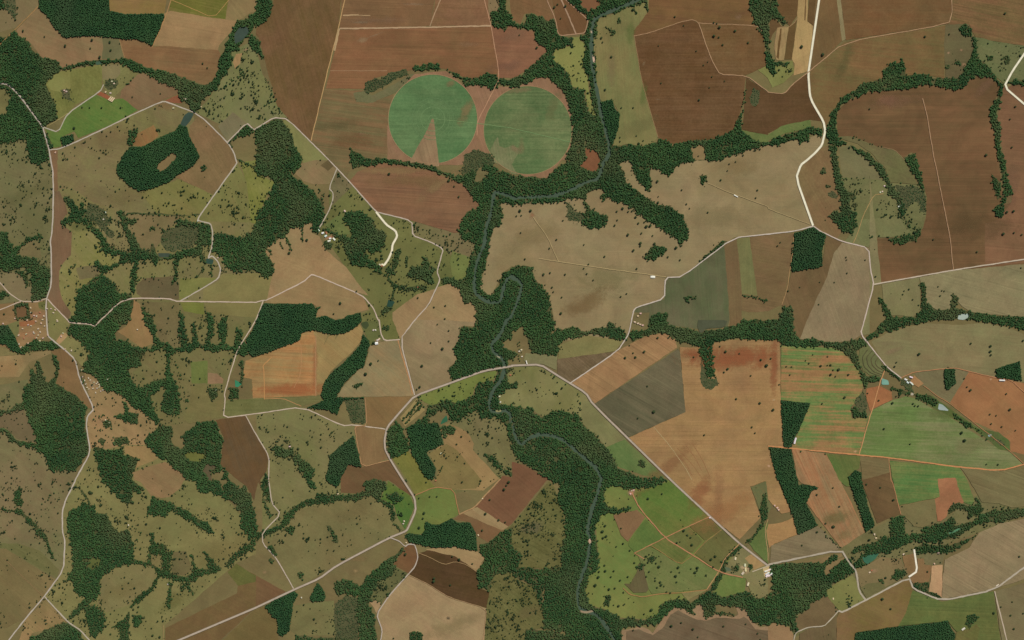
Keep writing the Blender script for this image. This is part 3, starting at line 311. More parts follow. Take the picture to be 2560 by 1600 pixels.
W;tree_belt;right tree row of the pale orchard plots;nat;.8;b3 1570 790 1580 800 1415 985 1405 975
W;tree_belt;dark thicket inside the central green paddock;nat;1;b3 1193 60 1260 50 1262 90 1200 97
W;tree_belt;ragged dark clump in the darkest brown field;scr;.9;c1 2250 920 2280 830 2340 860 2330 980 2280 1005 2250 970
W;tree_belt;tiny dark clump on the lower right brown knoll;nat;.95;d4 420 1270 445 1262 460 1320 425 1332
W;tree_belt;dark clump in the green wedge beside the river forest;nat;1;c3 1195 1320 1265 1340 1240 1405 1200 1380
W;tree_belt;long thin hedge across the upper pastures at left;nat;.6;a2 1200 498 1480 500 1700 515 1900 508 1900 520 1700 530 1480 515 1200 512
W;tree_belt;belt of trees right of the orange striped field track;nat;.8;a3 2270 380 2310 390 2300 560 2290 620 2260 600 2275 500
W;tree_belt;farm thicket with a brown heart in the lower left centre;nat;.8;a3 1970 640 2050 640 2060 720 1990 770 1955 720
W;tree_belt;dark clump left of the teal pond;nat;.85;a3 2170 640 2250 640 2260 740 2170 750
W;tree_belt;right notch of trees in the fingered pale field;nat;.9;b2 430 640 445 645 447 780 432 780
W;tree_belt;middle notch of trees in the fingered pale field;nat;.8;b2 275 728 290 728 340 850 330 855
W;tree_belt;left notch of trees in the fingered pale field;nat;.8;b2 218 780 228 775 265 848 240 840
W;tree_belt;lowest curved notch of trees in the fingered pale field;nat;.8;b2 100 845 125 840 158 895 150 905
# --- lower left (row 3/4, columns a b)
F;pasture;orange brown farmland at the left edge around the village;144,116,79;121,96,62;10;.2;8;a2 0 1420 200 1340 430 1330 440 1512 a3 460 150 300 200 210 320 220 300 0 380
F;bare_patch;rust coloured plot in the middle of the village;143,95,62;139,91,58;5;.2;0;a3 180 20 330 0 330 40 250 60 190 60
F;bare_patch;tan orange plot at the lower end of the village;146,102,68;141,110,74;5;.2;0;a3 180 120 320 110 320 160 180 160
F;pasture;green plot with small trees at the upper end of the village;105,101,58;98,97,54;80;.1;12;a2 360 1350 430 1330 430 1420 370 1400
F;pasture;green plot left of the village houses;113,108,66;104,102,62;10;.1;10;a3 60 50 180 0 180 110 150 180 100 100
F;pasture;green orange strip left below the village wood;114,106,66;127,113,73;10;.2;6;a3 0 190 60 260 110 300 200 270 210 320 0 380
W;tree_belt;square ring of dark trees around a brown plot in the village;nat;1;a2 130 1360 270 1350 290 1500 150 1512 150 1470 135 1440
F;bare_patch;brown plot inside the square ring of trees;112,83,54;104,79,52;0;.1;0;a2 155 1395 245 1375 258 1475 165 1490 155 1440
W;woodland;dark green wood at the left edge below the village;euc;1;a3 0 75 75 50 150 170 210 320 110 290 60 230 0 180
W;woodland;dark horizontal wood just below the village;nat;1;a3 200 320 205 280 250 240 330 180 400 200 500 190 540 230 590 265 350 290
F;pasture;green paddocks right of the village road;123,113,70;113,108,64;30;.12;20;a2 450 1330 500 1370 640 1512 a3 660 40 620 110 640 140 800 240 860 290 800 390 780 450 720 370 600 270 460 150
F;bare_patch;pale bare yard right of the village road;159,128,89;151,120,81;60;.1;0;a3 580 130 615 120 640 150 560 230 530 200
F;fallow_field;brown field between the village road and the western forest;123,95,62;114,89,58;80;.15;4;a3 560 270 600 275 710 370 750 560 890 840 830 830 700 700 530 610 560 480 540 350 480 300
F;pasture;sandy orange slope at the left edge below the village;153,126,84;127,107,72;10;.15;10;a3 0 385 220 325 480 285 480 320 280 400 180 540 0 540
W;forest;very large dark forest at the lower left beside the winding road;nat;1;a3 250 600 300 590 270 420 290 460 340 520 345 390 380 400 440 600 490 570 530 460 495 320 530 340 560 430 555 520 510 600 600 640 700 700 830 820 800 900 800 1010 830 1130 845 1250 800 1300 720 1420 460 1410 440 1300 400 1260 330 1210 220 1180 120 1150 60 1060 0 1030 0 1000 60 1030 150 1130 250 1150 350 1180 340 1100 280 980 240 840 100 900 0 975 0 940 100 850 210 780 210 700
F;pasture;dark brown plot left of the large western forest;107,92,65;99,85,58;60;.15;20;a3 0 985 220 845 280 980 340 1100 340 1160 160 1120 60 1020
F;bare_field;pale sandy tan slope right of the winding road;146,118,80;124,104,68;30;.2;34;a3 790 460 820 510 900 530 940 600 1000 670 1070 670 1180 720 1240 810 1310 840 1400 900 1490 1000 1440 1100 1380 1110 1370 1180 1200 1180 1000 1220 900 1200 850 1220 825 1000 835 900 890 840 820 640
W;forest;long dark forest cutting diagonally down the left side;nat;1;a2 740 1220 800 1180 960 1070 1050 1130 1130 1260 1240 1260 1265 1330 1240 1512 a3 1200 0 1110 100 1080 190 1200 200 1300 290 1345 300 1340 430 1210 460 1240 560 1330 650 1400 700 1440 800 1490 900 1490 990 1380 890 1310 830 1250 820 1180 720 1060 670 1000 665 930 580 890 520 820 510 785 440 840 350 870 300 800 260 740 180 630 110 680 50 650 0 a2 690 1480 720 1350
F;pasture;narrow tan clearing lines inside the diagonal forest;112,102,66;105,99,61;60;.1;20;a3 1205 465 1290 450 1300 470 1250 490 1330 620 1300 640 1220 520
W;woodland;fan of dark gully woods below the straight road at left;nat;1;a2 1325 1385 1360 1400 1450 1512 a3 1490 170 1630 260 1705 260 1690 90 a2 1690 1430 1735 1460 1745 1512 a3 1760 210 1810 240 1830 30 1850 0 1860 190 1945 230 1960 20 a2 1955 1450 1985 1450 a3 2030 0 1990 230 2080 230 2060 40 a2 2100 1480 2160 1470 a3 2120 230 2200 250 2230 160 2230 70 2290 90 2280 180 2330 230 2340 330 2290 340 2220 320 2200 280 2000 300 1900 250 1790 300 1640 310 1600 330 1610 480 1660 580 1700 700 1710 850 1640 895 1540 870 1530 800 1560 680 1570 600 1500 660 1400 720 1330 690 1340 640 1440 580 1580 550 1570 340 1560 270 1400 290 1330 320 1200 240 1080 190 1290 250 1400 270 1480 235 1385 60
W;woodland;dark wood in the middle of the pale sandy slope;nat;1;a3 1090 900 1190 890 1150 770 1200 780 1220 870 1310 880 1310 980 1200 960 1100 920
W;tree_belt;thicket at the foot of the pale sandy slope;nat;.9;a3 1080 1110 1200 1100 1220 1170 1080 1190
W;tree_belt;small dark thicket near the lone house on the sandy slope;nat;.9;a3 950 950 1050 950 1060 1000 1000 1030
W;tree_belt;upright dark clump by the winding road;nat;.9;a3 950 1110 990 1130 980 1210 940 1150
W;woodland;mixed scrub forest south of the pale sandy slope;nat;.85;a3 890 1200 1000 1230 1150 1220 1180 1280 1310 1310 1280 1400 1250 1512 a4 1370 90 1320 120 1260 100 1250 240 1150 200 1040 80 960 0 a3 930 1400 900 1300
F;bare_field;pale tan knoll right of the mixed scrub forest;143,116,76;134,110,70;30;.15;3;a3 1180 1260 1180 1190 1380 1190 1490 1260 1490 1310 1280 1400 1310 1310
F;fallow_field;warm tan knoll in the lower left;142,110,76;128,104,70;30;.2;5;a3 1250 1440 1450 1370 1560 1340 1750 1440 1790 1512 a4 1740 0 1700 80 1600 160 1520 170 1430 150 1380 80 1330 20 1270 0
W;forest;dark wood mass and stream belt in the lower left centre;nat;.97;a3 1490 1010 1620 1000 1640 1060 1620 1150 1700 1220 1760 1200 1720 1100 1850 1000 1850 965 2030 950 2110 1110 2085 1350 2110 1400 2060 1440 2000 1450 1990 1512 a4 2070 0 2100 100 2170 0 a3 2100 1512 2110 1400 2160 1400 2170 1512 a4 2200 20 2280 100 2310 20 2330 90 2380 150 2390 250 2419 340 2419 540 2360 560 2330 500 2260 430 2280 320 2230 210 2100 160 2000 110 1880 100 1850 0 a3 1790 1512 1700 1430 1600 1350 1490 1290 1380 1190 1380 1110 1440 1070
F;pasture;small grassy clearing inside the lower left wood mass;103,102,52;94,96,49;0;.1;30;a3 1740 1260 1880 1240 1950 1290 1900 1340 1790 1330
F;bare_patch;grey brown bare slope below the lower left wood mass;90,79,56;82,73,52;40;.1;2;a3 1900 1420 1950 1360 2060 1390 1990 1430 2000 1512 1970 1512 1960 1460
F;ploughed_field;dark brown field under the pale side road in the lower left centre;102,76,46;89,71,48;70;.25;0;a3 2040 945 2320 905 2419 1085 b3 0 1085 120 1290 100 1430 40 1512 b4 50 60 20 20 a4 2400 200 2380 150 2330 60 a3 2110 1400 2085 1350 2115 1110
W;tree_belt;dark triangle of trees beside the side road;nat;1;b3 70 1490 105 1440 115 1512 b4 140 200 110 200 60 100
W;forest;dark forest beside the winding road near the bottom left;nat;1;a4 645 310 760 250 770 200 850 240 900 240 910 320 1000 320 1060 430 1130 500 1200 460 1260 600 1260 740 1400 780 1370 790 1190 800 1040 850 950 940 940 1070 880 1140 700 1290 640 1340 690 1240 810 1110 720 1070 700 1000 640 910 690 840 680 660 640 430
F;bare_patch;grey green thin patch inside the bottom left forest;91,95,50;83,87,47;0;.1;30;a4 830 830 850 740 940 740 950 800 880 840
W;tree_belt;narrow tree line leading down to the bottom left forest;nat;.9;a4 755 90 780 90 860 220 850 240 800 160
W;tree_belt;branching dark hedgerow woods above the bottom left meadow;nat;.95;a4 1270 760 1400 780 1410 640 1430 600 1420 500 1460 490 1460 600 1570 610 1570 680 1640 670 1600 850 1640 900 1760 910 1830 860 1800 700 1830 710 1850 830 1970 840 1930 680 1950 680 2060 820 2100 830 2080 860 1900 900 1820 970 1700 960 1540 920 1500 920 1440 1050 1250 1200 1230 1190 1300 1090 1420 1020 1490 890 1440 820 1280 790
F;pasture;brown speckled paddock between hedgerow spurs;106,93,61;98,91,57;0;.1;55;a4 1640 680 1760 670 1820 850 1750 905 1650 900 1610 850
F;pasture;small brown paddock enclosed by hedgerow woods;117,106,66;110,99,62;0;.1;8;a4 1425 705 1530 700 1535 860 1480 820 1430 790
W;woodland;dark green wood with a straight upper edge and a long tail;nat;1;a4 1440 150 1590 215 1620 210 1800 310 1830 350 1980 420 2020 500 1990 510 1830 400 1700 330 1600 290 1580 340 1400 330 1400 270
W;tree_belt;dark stream belt climbing to the right in the bottom left;nat;.95;a4 2419 540 2419 620 2330 680 2260 720 2150 830 2140 800 2200 700 2350 600
W;tree_belt;dark upright grove in the pasture at the left;nat;1;a4 150 250 130 180 140 110 180 70 210 90 200 150 220 200 210 250
W;tree_belt;winding dark belt in the bottom left pasture;nat;.95;a4 0 220 60 280 130 290 160 260 210 280 230 320 340 410 440 530 490 680 525 770 490 730 440 610 410 550 350 520 340 450 270 410 230 350 140 310 50 290
F;pasture;smooth brown meadow in the bottom left corner;119,102,66;110,96,61;40;.15;12;a4 0 620 60 650 540 950 400 1110 230 1310 60 1400 0 1330
F;pasture;dull green band above the bottom left corner meadow;98,97,57;105,99,61;30;.15;24;a4 170 600 380 670 560 850 540 930 400 860 60 650 0 600
F;pasture;olive meadow right of the bottom left forest;121,111,70;110,99,65;40;.12;22;a4 1040 860 1200 800 1280 790 1440 830 1480 890 1430 1010 1300 1090 1230 1180 1000 1250 920 1170 950 1060 950 960
W;woodland;round dark wood island near the bottom left;nat;.95;a4 810 1210 880 1180 960 1230 1000 1320 980 1420 900 1480 850 1470 840 1340 810 1290
W;woodland;small dark square copse near the bottom left;nat;1;a4 1265 1270 1330 1270 1345 1350 1290 1390 1260 1370
W;tree_belt;dark forked thicket near the bottom left;nat;.95;a4 1210 1240 1225 1260 1220 1370 1225 1512 1110 1512 1130 1420 1060 1390 1130 1330 1180 1320
W;tree_belt;dark narrow strip in the bottom meadow;nat;.95;a4 1600 970 1630 970 1620 1120 1600 1220 1575 1170
W;tree_belt;crescent of dark trees in the bottom meadow;nat;.9;a4 1700 1060 1730 970 1770 980 1830 1060 1830 1100 1790 1050 1750 1000
W;woodland;dark wood at the bottom left beside the road fork;nat;1;a4 0 1512 480 1380 600 1350 640 1350 760 1420 840 1512
F;bare_patch;pale bushy ground at the road fork in the bottom left;141,114,76;117,102,64;40;.3;50;a4 370 1200 420 1110 520 1230 620 1340 480 1400 300 1450 120 1512 70 1512 240 1310
F;fallow_field;brown field along the wide road at the bottom left;108,85,54;101,85,50;28;.15;0;a4 1560 1400 2240 1070 2260 900 2150 870 2230 790 2419 900 b4 0 900 270 1060 350 1035 0 1205 a4 2419 1205 1650 1512 1550 1512
F;crop_field;dark green corner of the brown field at the bottom left;87,91,47;95,91,48;28;.2;0;a4 2150 870 2230 790 2419 905 b4 0 920 0 960 a4 2250 1000
F;fallow_field;smooth olive brown field below the wide road at the bottom left;109,91,54;103,87,52;28;.15;0;a4 1680 1512 2419 1215 b4 80 1195 160 1290 200 1330 200 1420 260 1512
F;fallow_field;rust brown patch on the wide road at the lower left;112,83,56;104,79,52;30;.15;0;b4 0 905 290 1060 350 1030 0 1200
F;pasture;olive field crossed by two thin lines below the stream wood;115,104,66;109,101,64;30;.12;14;b4 390 280 640 230 820 200 960 200 1080 150 1180 210 1280 280 1290 400 1390 490 1260 545 760 810 360 1030 230 770 130 620 180 500 300 420
W;tree_belt;stream wood winding across the lower centre pasture;nat;1;b4 0 580 0 510 80 470 220 430 300 300 400 230 480 180 570 180 570 120 700 140 780 140 940 130 1060 100 1100 100 1180 180 1290 240 1320 330 1290 400 1400 490 1350 460 1280 390 1270 270 1160 200 1080 150 960 200 820 190 700 220 480 230 390 290 300 420 150 510 60 540
W;tree_belt;dark tree belt beside the side road at lower left centre;nat;.95;b4 50 60 70 0 120 0 140 200 120 200
W;tree_belt;slim dark belt left of the winding side road;nat;.9;b4 60 160 90 180 120 300 160 330 140 350 100 310
F;crop_field;bright green wedge beside the wide road in the lower centre;75,102,47;91,102,47;60;.2;22;b4 1250 10 1460 150 1500 250 1460 340 1410 470 1330 330 1300 230 1180 180
W;woodland;dark wood on the bright green wedge;nat;.9;b4 1280 130 1330 110 1400 170 1330 220 1270 190 1230 140
W;woodland;dark wood above the stream in the lower centre;nat;1;b4 1010 40 1070 0 1200 10 1240 40 1180 170 1060 100
F;pasture;flat green pasture right of the wide road in the lower centre;108,110,57;97,109,55;25;.15;1.5;b4 1505 145 1690 65 1870 90 1885 150 1920 320 1850 360 1730 420 1660 420 1600 380 1600 480 1540 520 1420 500 1480 400 1520 260
W;woodland;dark twin wood above the brown loop field;euc;1;b4 1600 390 1660 420 1730 420 1850 360 1900 400 2020 400 2080 500 2090 670 1940 640 1840 640 1720 640 1600 620 1440 580 1400 520 1450 500 1560 520 1600 470
F;ploughed_field;dark brown loop field inside the small side road;108,78,50;100,75,48;20;.2;0;b4 1300 800 1400 650 1430 610 1500 610 1530 690 1530 760 1440 885 1350 830
F;ploughed_field;large very dark brown field at the bottom centre;76,58,32;82,60,38;12;.25;0;b4 1440 885 1530 760 1540 690 1640 660 1900 700 2000 800 2090 850 2080 900 2110 1020 2205 1060 2180 1210 1830 1110 1640 990
F;bare_field;pale tan ragged strip along the forest at the bottom centre;151,126,87;143,118,81;20;.2;0;b4 1600 655 1680 640 1880 630 2000 660 2110 680 2160 740 2130 780 2120 850 2090 870 2000 800 1950 770 1880 720 1640 665
F;bare_field;large pale tan field at the bottom centre;154,126,92;144,122,86;30;.15;0;b4 1140 1270 1250 1100 1445 900 1640 990 1830 1115 2178 1212 2165 1350 2140 1512 1175 1512 1195 1420
F;bare_field;pale tan spur beside the side road at the bottom centre;155,126,91;145,120,83;30;.1;0;b4 1070 1145 1100 1130 1190 1165 1140 1260 1110 1200
W;tree_belt;small dark rectangular wood on the bottom edge of the tan field;nat;1;b4 1450 1440 1500 1425 1570 1450 1570 1512 1445 1512
W;forest;dark stream forest below the wide road in the lower centre;nat;1;b4 1390 630 1400 650 1300 790 1330 830 1430 880 1280 1050 1190 1160 1100 1130 1060 1160 1130 1340 1150 1512 920 1512 980 1400 950 1280 970 1140 980 1080 940 1100 860 1080 750 1070 735 980 860 940 900 950 990 1010 1030 940 1100 860 1280 730
F;pasture;grey green scrub field beside the side road in the lower centre;99,95,59;90,90,55;40;.2;130;b4 1110 1050 1160 950 1250 930 1330 830 1430 885 1280 1050 1190 1150 1080 1120
W;woodland;brown green scrub wood at the bottom left of centre;scr;.6;b4 740 1170 840 1090 950 1110 960 1300 980 1390 920 1512 770 1512 730 1290
F;pasture;olive pasture at the bottom between the dark woods;113,104,66;105,101,62;30;.1;16;b4 350 1190 500 1160 740 1140 735 1300 760 1460 700 1470 400 1470 320 1420
W;eucalyptus_plantation;dark tapering plantation below the wide road;euc;1;b4 80 1190 360 1045 400 1080 350 1170 320 1420 250 1480 200 1430 210 1340 160 1290
W;woodland;dark triangular wood below the wide road;euc;1;b4 580 970 620 1010 660 1100 640 1140 520 1150 515 1110
W;tree_belt;dark hedge along the bottom olive pasture;nat;.9;b4 370 1460 550 1490 760 1490 900 1500 880 1512 400 1512
W;tree_belt;small block of dark trees beside the side road;nat;1;b4 110 630 150 610 200 700 170 720
W;tree_belt;small dark triangle of trees by the side road;nat;.9;b4 115 755 140 730 180 760 140 795
W;tree_belt;dark clump in the olive field near the stream;nat;.9;b4 280 460 330 430 370 450 360 500 320 515 285 490
W;tree_belt;ragged dark clump in the olive pasture left of the wide road;nat;.8;b4 395 890 420 860 455 900 440 930 400 920
W;tree_belt;chain of dark bushes in the middle of the olive pasture;nat;.7;b4 660 430 700 430 780 570 770 600 740 580
F;pasture;dry scrub savanna below the smooth reddish field;88,85,47;103,98,58;30;.3;100;b4 2300 520 c4 0 420 350 10 400 60 430 180 490 330 505 520 470 640 460 830 300 840 200 830 100 830 60 820 b4 2240 860
W;riverside_forest;dark forest tongue crossing the dry scrub at the bottom centre;nat;.75;b4 2110 610 2200 590 2310 500 2419 440 c4 0 410 10 640 80 680 100 740 60 820 220 840 470 830 290 960 290 1230 200 1010 0 900 b4 2240 890 2220 1060 2110 1020 2080 900 2160 740 2110 680
F;pasture;dry olive scrub in the bottom centre corner;88,85,47;103,98,58;40;.3;100;b4 2240 895 2419 870 c4 0 910 200 1010 290 1230 300 1400 130 1420 60 1512 b4 2145 1512 2178 1212 2205 1060
W;woodland;bright green wood in the bottom centre;nat;.9;c4 130 1410 200 1400 490 1450 480 1512 60 1512
# --- c4 inner paddocks
F;crop_field;green triangular paddock field under the diagonal road;87,106,48;101,102,52;30;.2;1;c4 1180 120 1440 30 1510 15 1860 350 1450 545 1200 270
F;fallow_field;bare brown triangle in the green river loop;125,95,66;116,89,60;60;.15;0;c4 960 330 1180 280 1260 350 1095 580 1030 520
F;crop_field;green paddock left of the track crossing in the river loop;85,104,52;93,104,52;40;.15;0;c4 1260 370 1440 545 1160 690 1100 620 1110 570
F;pasture;dull green paddock beside the track crossing;105,101,56;96,98,54;60;.15;3;c4 1455 545 1670 450 1800 570 1710 680 1650 670
F;pasture;olive paddock against the diagonal road in the lower right;98,91,50;89,86,48;40;.15;1;c4 1680 440 1860 365 1980 470 1820 570
F;pasture;brown green paddock with bushes above the farm stream;102,97,57;98,95,53;50;.15;6;c4 1820 580 1980 470 2140 600 2000 760 1940 860 1720 690
F;crop_field;narrow green paddock strips below the track crossing;89,102,50;103,100,54;35;.3;1;c4 1300 620 1450 555 1680 690 1590 800
F;pasture;light green meadow right of the dry lake bed;100,109,60;106,104,62;30;.2;10;c4 1180 690 1300 625 1590 800 1690 720 1950 870 1850 1030 1320 1075 1280 1000 1240 830
F;pasture;pale tan wedge at the lower end of the green loop;130,117,77;121,114,71;10;.1;0;c4 1600 1060 1840 1035 1660 1140
F;bare_patch;dry dark rimmed lake bed in the green river loop;102,93,60;86,75,52;80;.2;0;c4 1060 980 1120 980 1180 870 1190 800 1240 790 1250 870 1290 1030 1270 1060 1150 1065
W;tree_belt;dark trees at the head of the dry lake bed;nat;.9;c4 1175 830 1200 790 1270 790 1240 820 1210 860
W;tree_belt;lone dark oval grove above the dry lake bed;nat;1;c4 1275 740 1320 715 1365 745 1320 780 1280 770
W;tree_belt;upright dark grove in the lower part of the green loop;nat;1;c4 890 1085 940 1110 920 1190 865 1185
F;ploughed_field;mottled dark brown field at the bottom right of centre;109,92,68;93,75,54;20;.4;0;c4 1065 1512 1080 1430 1210 1400 1310 1450 1420 1380 1490 1250 1560 1220 1700 1290 1750 1250 1810 1320 1940 1290 2100 1300 2150 1240 2240 1300 2310 1400 2419 1410 2419 1512
F;bare_patch;pale margin around the mottled dark brown field;145,116,87;137,110,81;20;.1;0;c4 1035 1420 1210 1385 1290 1410 1330 1450 1380 1370 1480 1250 1540 1205 1640 1220 1720 1290 1700 1215 1790 1165 1820 1300 1920 1270 2080 1300 2140 1270 2110 1190 2200 1220 2260 1330 2340 1390 2419 1385 2419 1420 2300 1410 2240 1330 2190 1290 2150 1310 1940 1300 1830 1330 1760 1320 1700 1300 1570 1230 1500 1270 1430 1390 1330 1465 1290 1450 1200 1410 1080 1430 1075 1512 1050 1512
W;tree_belt;dark spur of trees poking into the mottled field;nat;.9;c4 1640 1170 1730 1260 1700 1275 1600 1200
W;tree_belt;dark square spur of trees into the mottled field;nat;.9;c4 1800 1170 1910 1170 1900 1270 1830 1305
W;tree_belt;straight dark hedge inside the mottled field edge;nat;1;c4 1920 1245 2100 1265 2100 1280 1920 1265
W;tree_belt;dark streamside wood between the farm and the paddocks;nat;1;c4 1870 1040 1970 850 1980 770 2080 650 2160 610 2230 620 2190 660 2030 750 2010 870 1920 1040 1870 1050
W;tree_belt;dark streamside wood in the grey green inlet;nat;1;c4 2210 590 2300 500 2360 400 2340 300 2370 130 2400 130 2419 330 2370 440 2240 600
F;pasture;grey green inlet around the stream in the lower right;102,102,65;94,95,59;70;.15;8;c4 2260 70 2400 10 d4 0 180 30 260 c4 2400 380 2419 330 2400 130 2370 130 2340 300 2330 260
F;crop_field;narrow green strip field beside the farm track;83,106,54;95,102,56;70;.2;1;c4 2240 600 2419 380 2419 790 2290 670
F;pasture;farm ground with sheds and trees in the lower right;123,113,76;113,108,66;40;.2;18;c4 2040 770 2170 640 2290 700 2419 800 2419 1110 2290 1120 2250 1050 2210 930 2000 890
F;bare_patch;tan triangular plot by the lower right crossroads;153,124,81;145,116,78;40;.1;0;c4 2200 740 2280 690 2400 800 2290 850
W;woodland;farm trees left of the yard in the lower right;nat;.85;c4 2060 840 2120 780 2150 820 2130 870 2080 860
W;tree_belt;ring of dark trees in the lower right farm;nat;.9;c4 2230 810 2260 790 2280 830 2240 855
F;bare_patch;cream farmyard beside the lower right crossroads;191,164,118;179,154,109;40;.1;0;c4 2370 830 2419 815 d4 10 800 30 910 c4 2400 930 2380 900
# --- d4
F;ploughed_field;tan field left of the long dark plantation strip;156,119,76;146,110,72;10;.2;0;d4 0 420 130 400 240 355 275 515 60 600 10 640 c4 2400 480
F;fallow_field;grey brown field above the pale road in the lower right;127,110,81;115,102,74;12;.4;0;d4 30 620 280 515 470 435 540 490 690 650 20 790
F;ploughed_field;rust and tan field with green spots in the lower right;152,107,72;136,110,76;65;.5;0;d3 225 1215 550 1265 640 1440 680 1512 d4 800 240 915 495 690 645 360 210 410 110 480 70 320 30 290 0 d3 280 1512
F;crop_field;narrow green strip field right of the rust and tan field;85,102,52;99,97,54;65;.2;1;d3 550 1265 880 1285 860 1400 770 1460 770 1512 d4 800 60 740 60 670 0 d3 640 1440
F;ploughed_field;dark brown narrow block in the lower right;108,84,54;93,73,47;20;.3;0;d3 880 1290 1140 1310 1160 1512 d4 1170 0 1250 320 1030 410 880 0 d3 885 1400
F;fallow_field;mottled upper end of the dark brown block;113,100,66;105,89,58;10;.4;0;d3 870 1285 1140 1310 1150 1440 890 1512
W;woodland;tapering dark plantation strip between the narrow fields;euc;1;d3 760 1480 820 1415 880 1440 885 1512 d4 940 230 1010 430 920 490 850 240 780 60
F;crop_field;green striped field block below the long orange road;83,110,58;107,110,62;4;.7;0;d3 1145 1330 1810 1390 1880 1512 d4 1950 190 1930 240 1840 210 1620 160 1230 240 1180 0
F;bare_patch;orange L shaped patch in the green striped field;149,102,70;144,98,68;10;.1;0;d3 1600 1500 1770 1490 1780 1512 d4 1790 60 1850 210 1700 290 1690 340 1630 390 1600 390 1575 180 1620 160 1605 0
F;fallow_field;mottled tan field below the orange road at the right edge;121,110,74;105,95,62;20;.5;0;d3 1820 1395 2200 1425 2419 1365 2419 1512 d4 2419 220 2300 260 2180 220 2020 210 1960 100 1900 0
F;pasture;olive block below the green striped field;113,102,66;104,95,61;20;.15;10;d4 1240 250 1575 180 1600 400 1460 450 1380 440 1290 340 1255 330
W;tree_belt;hook shaped dark wood at the end of the orange patch;nat;1;d4 1700 290 1730 240 1810 210 1900 250 1980 220 1960 160 1990 190 2040 280 2000 330 1900 340 1870 280 1780 270 1710 320
W;forest;dark valley woods along the lower right stream;nat;.95;d4 930 600 1010 590 1070 540 1180 540 1150 390 1200 350 1290 340 1300 520 1500 490 1450 470 1600 410 1700 400 1720 350 1770 380 1760 440 1900 400 2000 330 2150 280 2300 270 2419 220 2419 280 2300 360 2180 400 2100 390 1950 430 1830 500 1700 560 1560 590 1400 580 1300 610 1200 650 1130 700 1060 680 900 740 870 810 850 740 920 700
W;tree_belt;dark tree line south of the lower right stream;nat;.8;d4 1380 640 1480 600 1560 620 1640 610 1720 620 1800 590 1980 510 1960 540 1800 640 1700 690 1480 690 1400 700
W;tree_belt;scattered dark trees left of the green pond;nat;.75;d4 780 690 850 620 920 610 930 650 850 680 800 700
F;fallow_field;wide streaky tan field at the right edge of the lower right;138,118,87;127,110,80;30;.45;0;d4 1670 750 1800 690 1900 640 1990 500 2190 410 2419 290 2419 810 2130 1030 1640 1130 1650 940
F;bare_patch;smooth pale orange plot in the lower right;172,136,99;166,132,95;85;.1;0;d4 1550 810 1650 800 1640 1110 1520 1060
F;ploughed_field;brown plot between the white road and the pale orange plot;131,98,64;121,93,62;85;.1;0;d4 1410 740 1470 740 1480 800 1550 810 1520 960 1370 975 1340 930 1415 860
F;ploughed_field;brown slope left of the short white road;125,96,62;118,97,64;30;.1;3;d4 1270 720 1380 690 1410 850 1330 915 1290 820
W;tree_belt;dark hedge triangle beside the short white road;nat;.9;d4 1365 980 1520 960 1510 1070 1380 1020
W;tree_belt;dark hedge at the foot of the pale orange plot;nat;.9;d4 1515 1055 1560 1060 1640 1110 1640 1130 1520 1090
F;fallow_field;brown pasture left of the round grove in the lower right;121,104,70;111,97,64;30;.12;12;d4 830 840 960 790 1060 730 1250 740 1290 820 1330 910 1110 1010 930 1100 870 1000
W;woodland;round dark grove beside the lower right road;nat;1;d4 1160 900 1230 830 1290 840 1310 900 1230 945 1180 940
W;tree_belt;small dark clump left of the round grove;nat;1;d4 1040 945 1080 930 1100 970 1060 970
F;pasture;olive knoll between the two lower right side roads;106,99,63;99,95,59;20;.1;4;d4 870 1020 930 980 1060 960 1110 1010 930 1110
F;pasture;green meadow with trees left of the side road in the lower right;120,116,67;107,108,60;30;.12;16;d4 550 1090 560 1030 690 950 800 900 840 960 860 1050 910 1130 700 1240 670 1230
F;fallow_field;mottled brown knoll in the lower right;109,91,62;101,85,56;40;.2;2;d4 260 1370 260 1300 380 1220 400 1170 550 1090 665 1235 600 1310 530 1380 380 1390 300 1420
F;fallow_field;brown field piece in front of the lower right knoll;105,87,60;95,83,54;80;.2;2;d4 300 1450 390 1400 530 1390 620 1310 650 1290 640 1512 260 1512
F;fallow_field;brown half of the big bottom right field;125,97,64;109,93,52;20;.15;0;d4 670 1250 710 1250 920 1140 1325 930 1370 1040 1360 1150 1290 1290 1230 1380 830 1440 760 1512 640 1512 650 1300
F;crop_field;green half of the big bottom right field;87,98,52;95,97,52;2;.35;0;d4 1365 1040 1640 1150 2130 1050 2250 1512 1600 1512 1790 1440 1750 1400 1700 1330 1230 1380 1300 1260
W;eucalyptus_plantation;dark plantation block on the bottom edge at right;euc;1;d4 760 1512 830 1440 1230 1385 1700 1330 1720 1380 1770 1450 1700 1512
W;tree_belt;round dark grove above the bottom right plantation;nat;.95;d4 1860 1350 1880 1290 1940 1260 1980 1290 1960 1340 1900 1400
F;crop_field;smooth olive brown piece at the bottom beside the green half;105,89,54;95,93,50;30;.15;0;d4 1700 1512 1780 1440 1900 1400 1970 1360 2000 1400 1880 1512
F;fallow_field;brown field in the bottom right corner;115,104,72;105,93,64;20;.25;0;d4 2140 1050 2419 860 2419 1512 2260 1512
F;bare_field;tan ragged field in the lower right bottom edge;143,112,78;133,106,74;20;.15;3;d4 0 1390 50 1350 200 1390 240 1460 230 1512 0 1512
F;fallow_field;tan tongue cut into the large lower right forest;128,106,72;120,100,66;40;.1;0;d4 530 860 560 800 700 720 700 690 480 740 300 780 520 785 600 720 650 705 665 720 600 775 740 720 650 800 590 850 585 880 545 900
# ------------- water
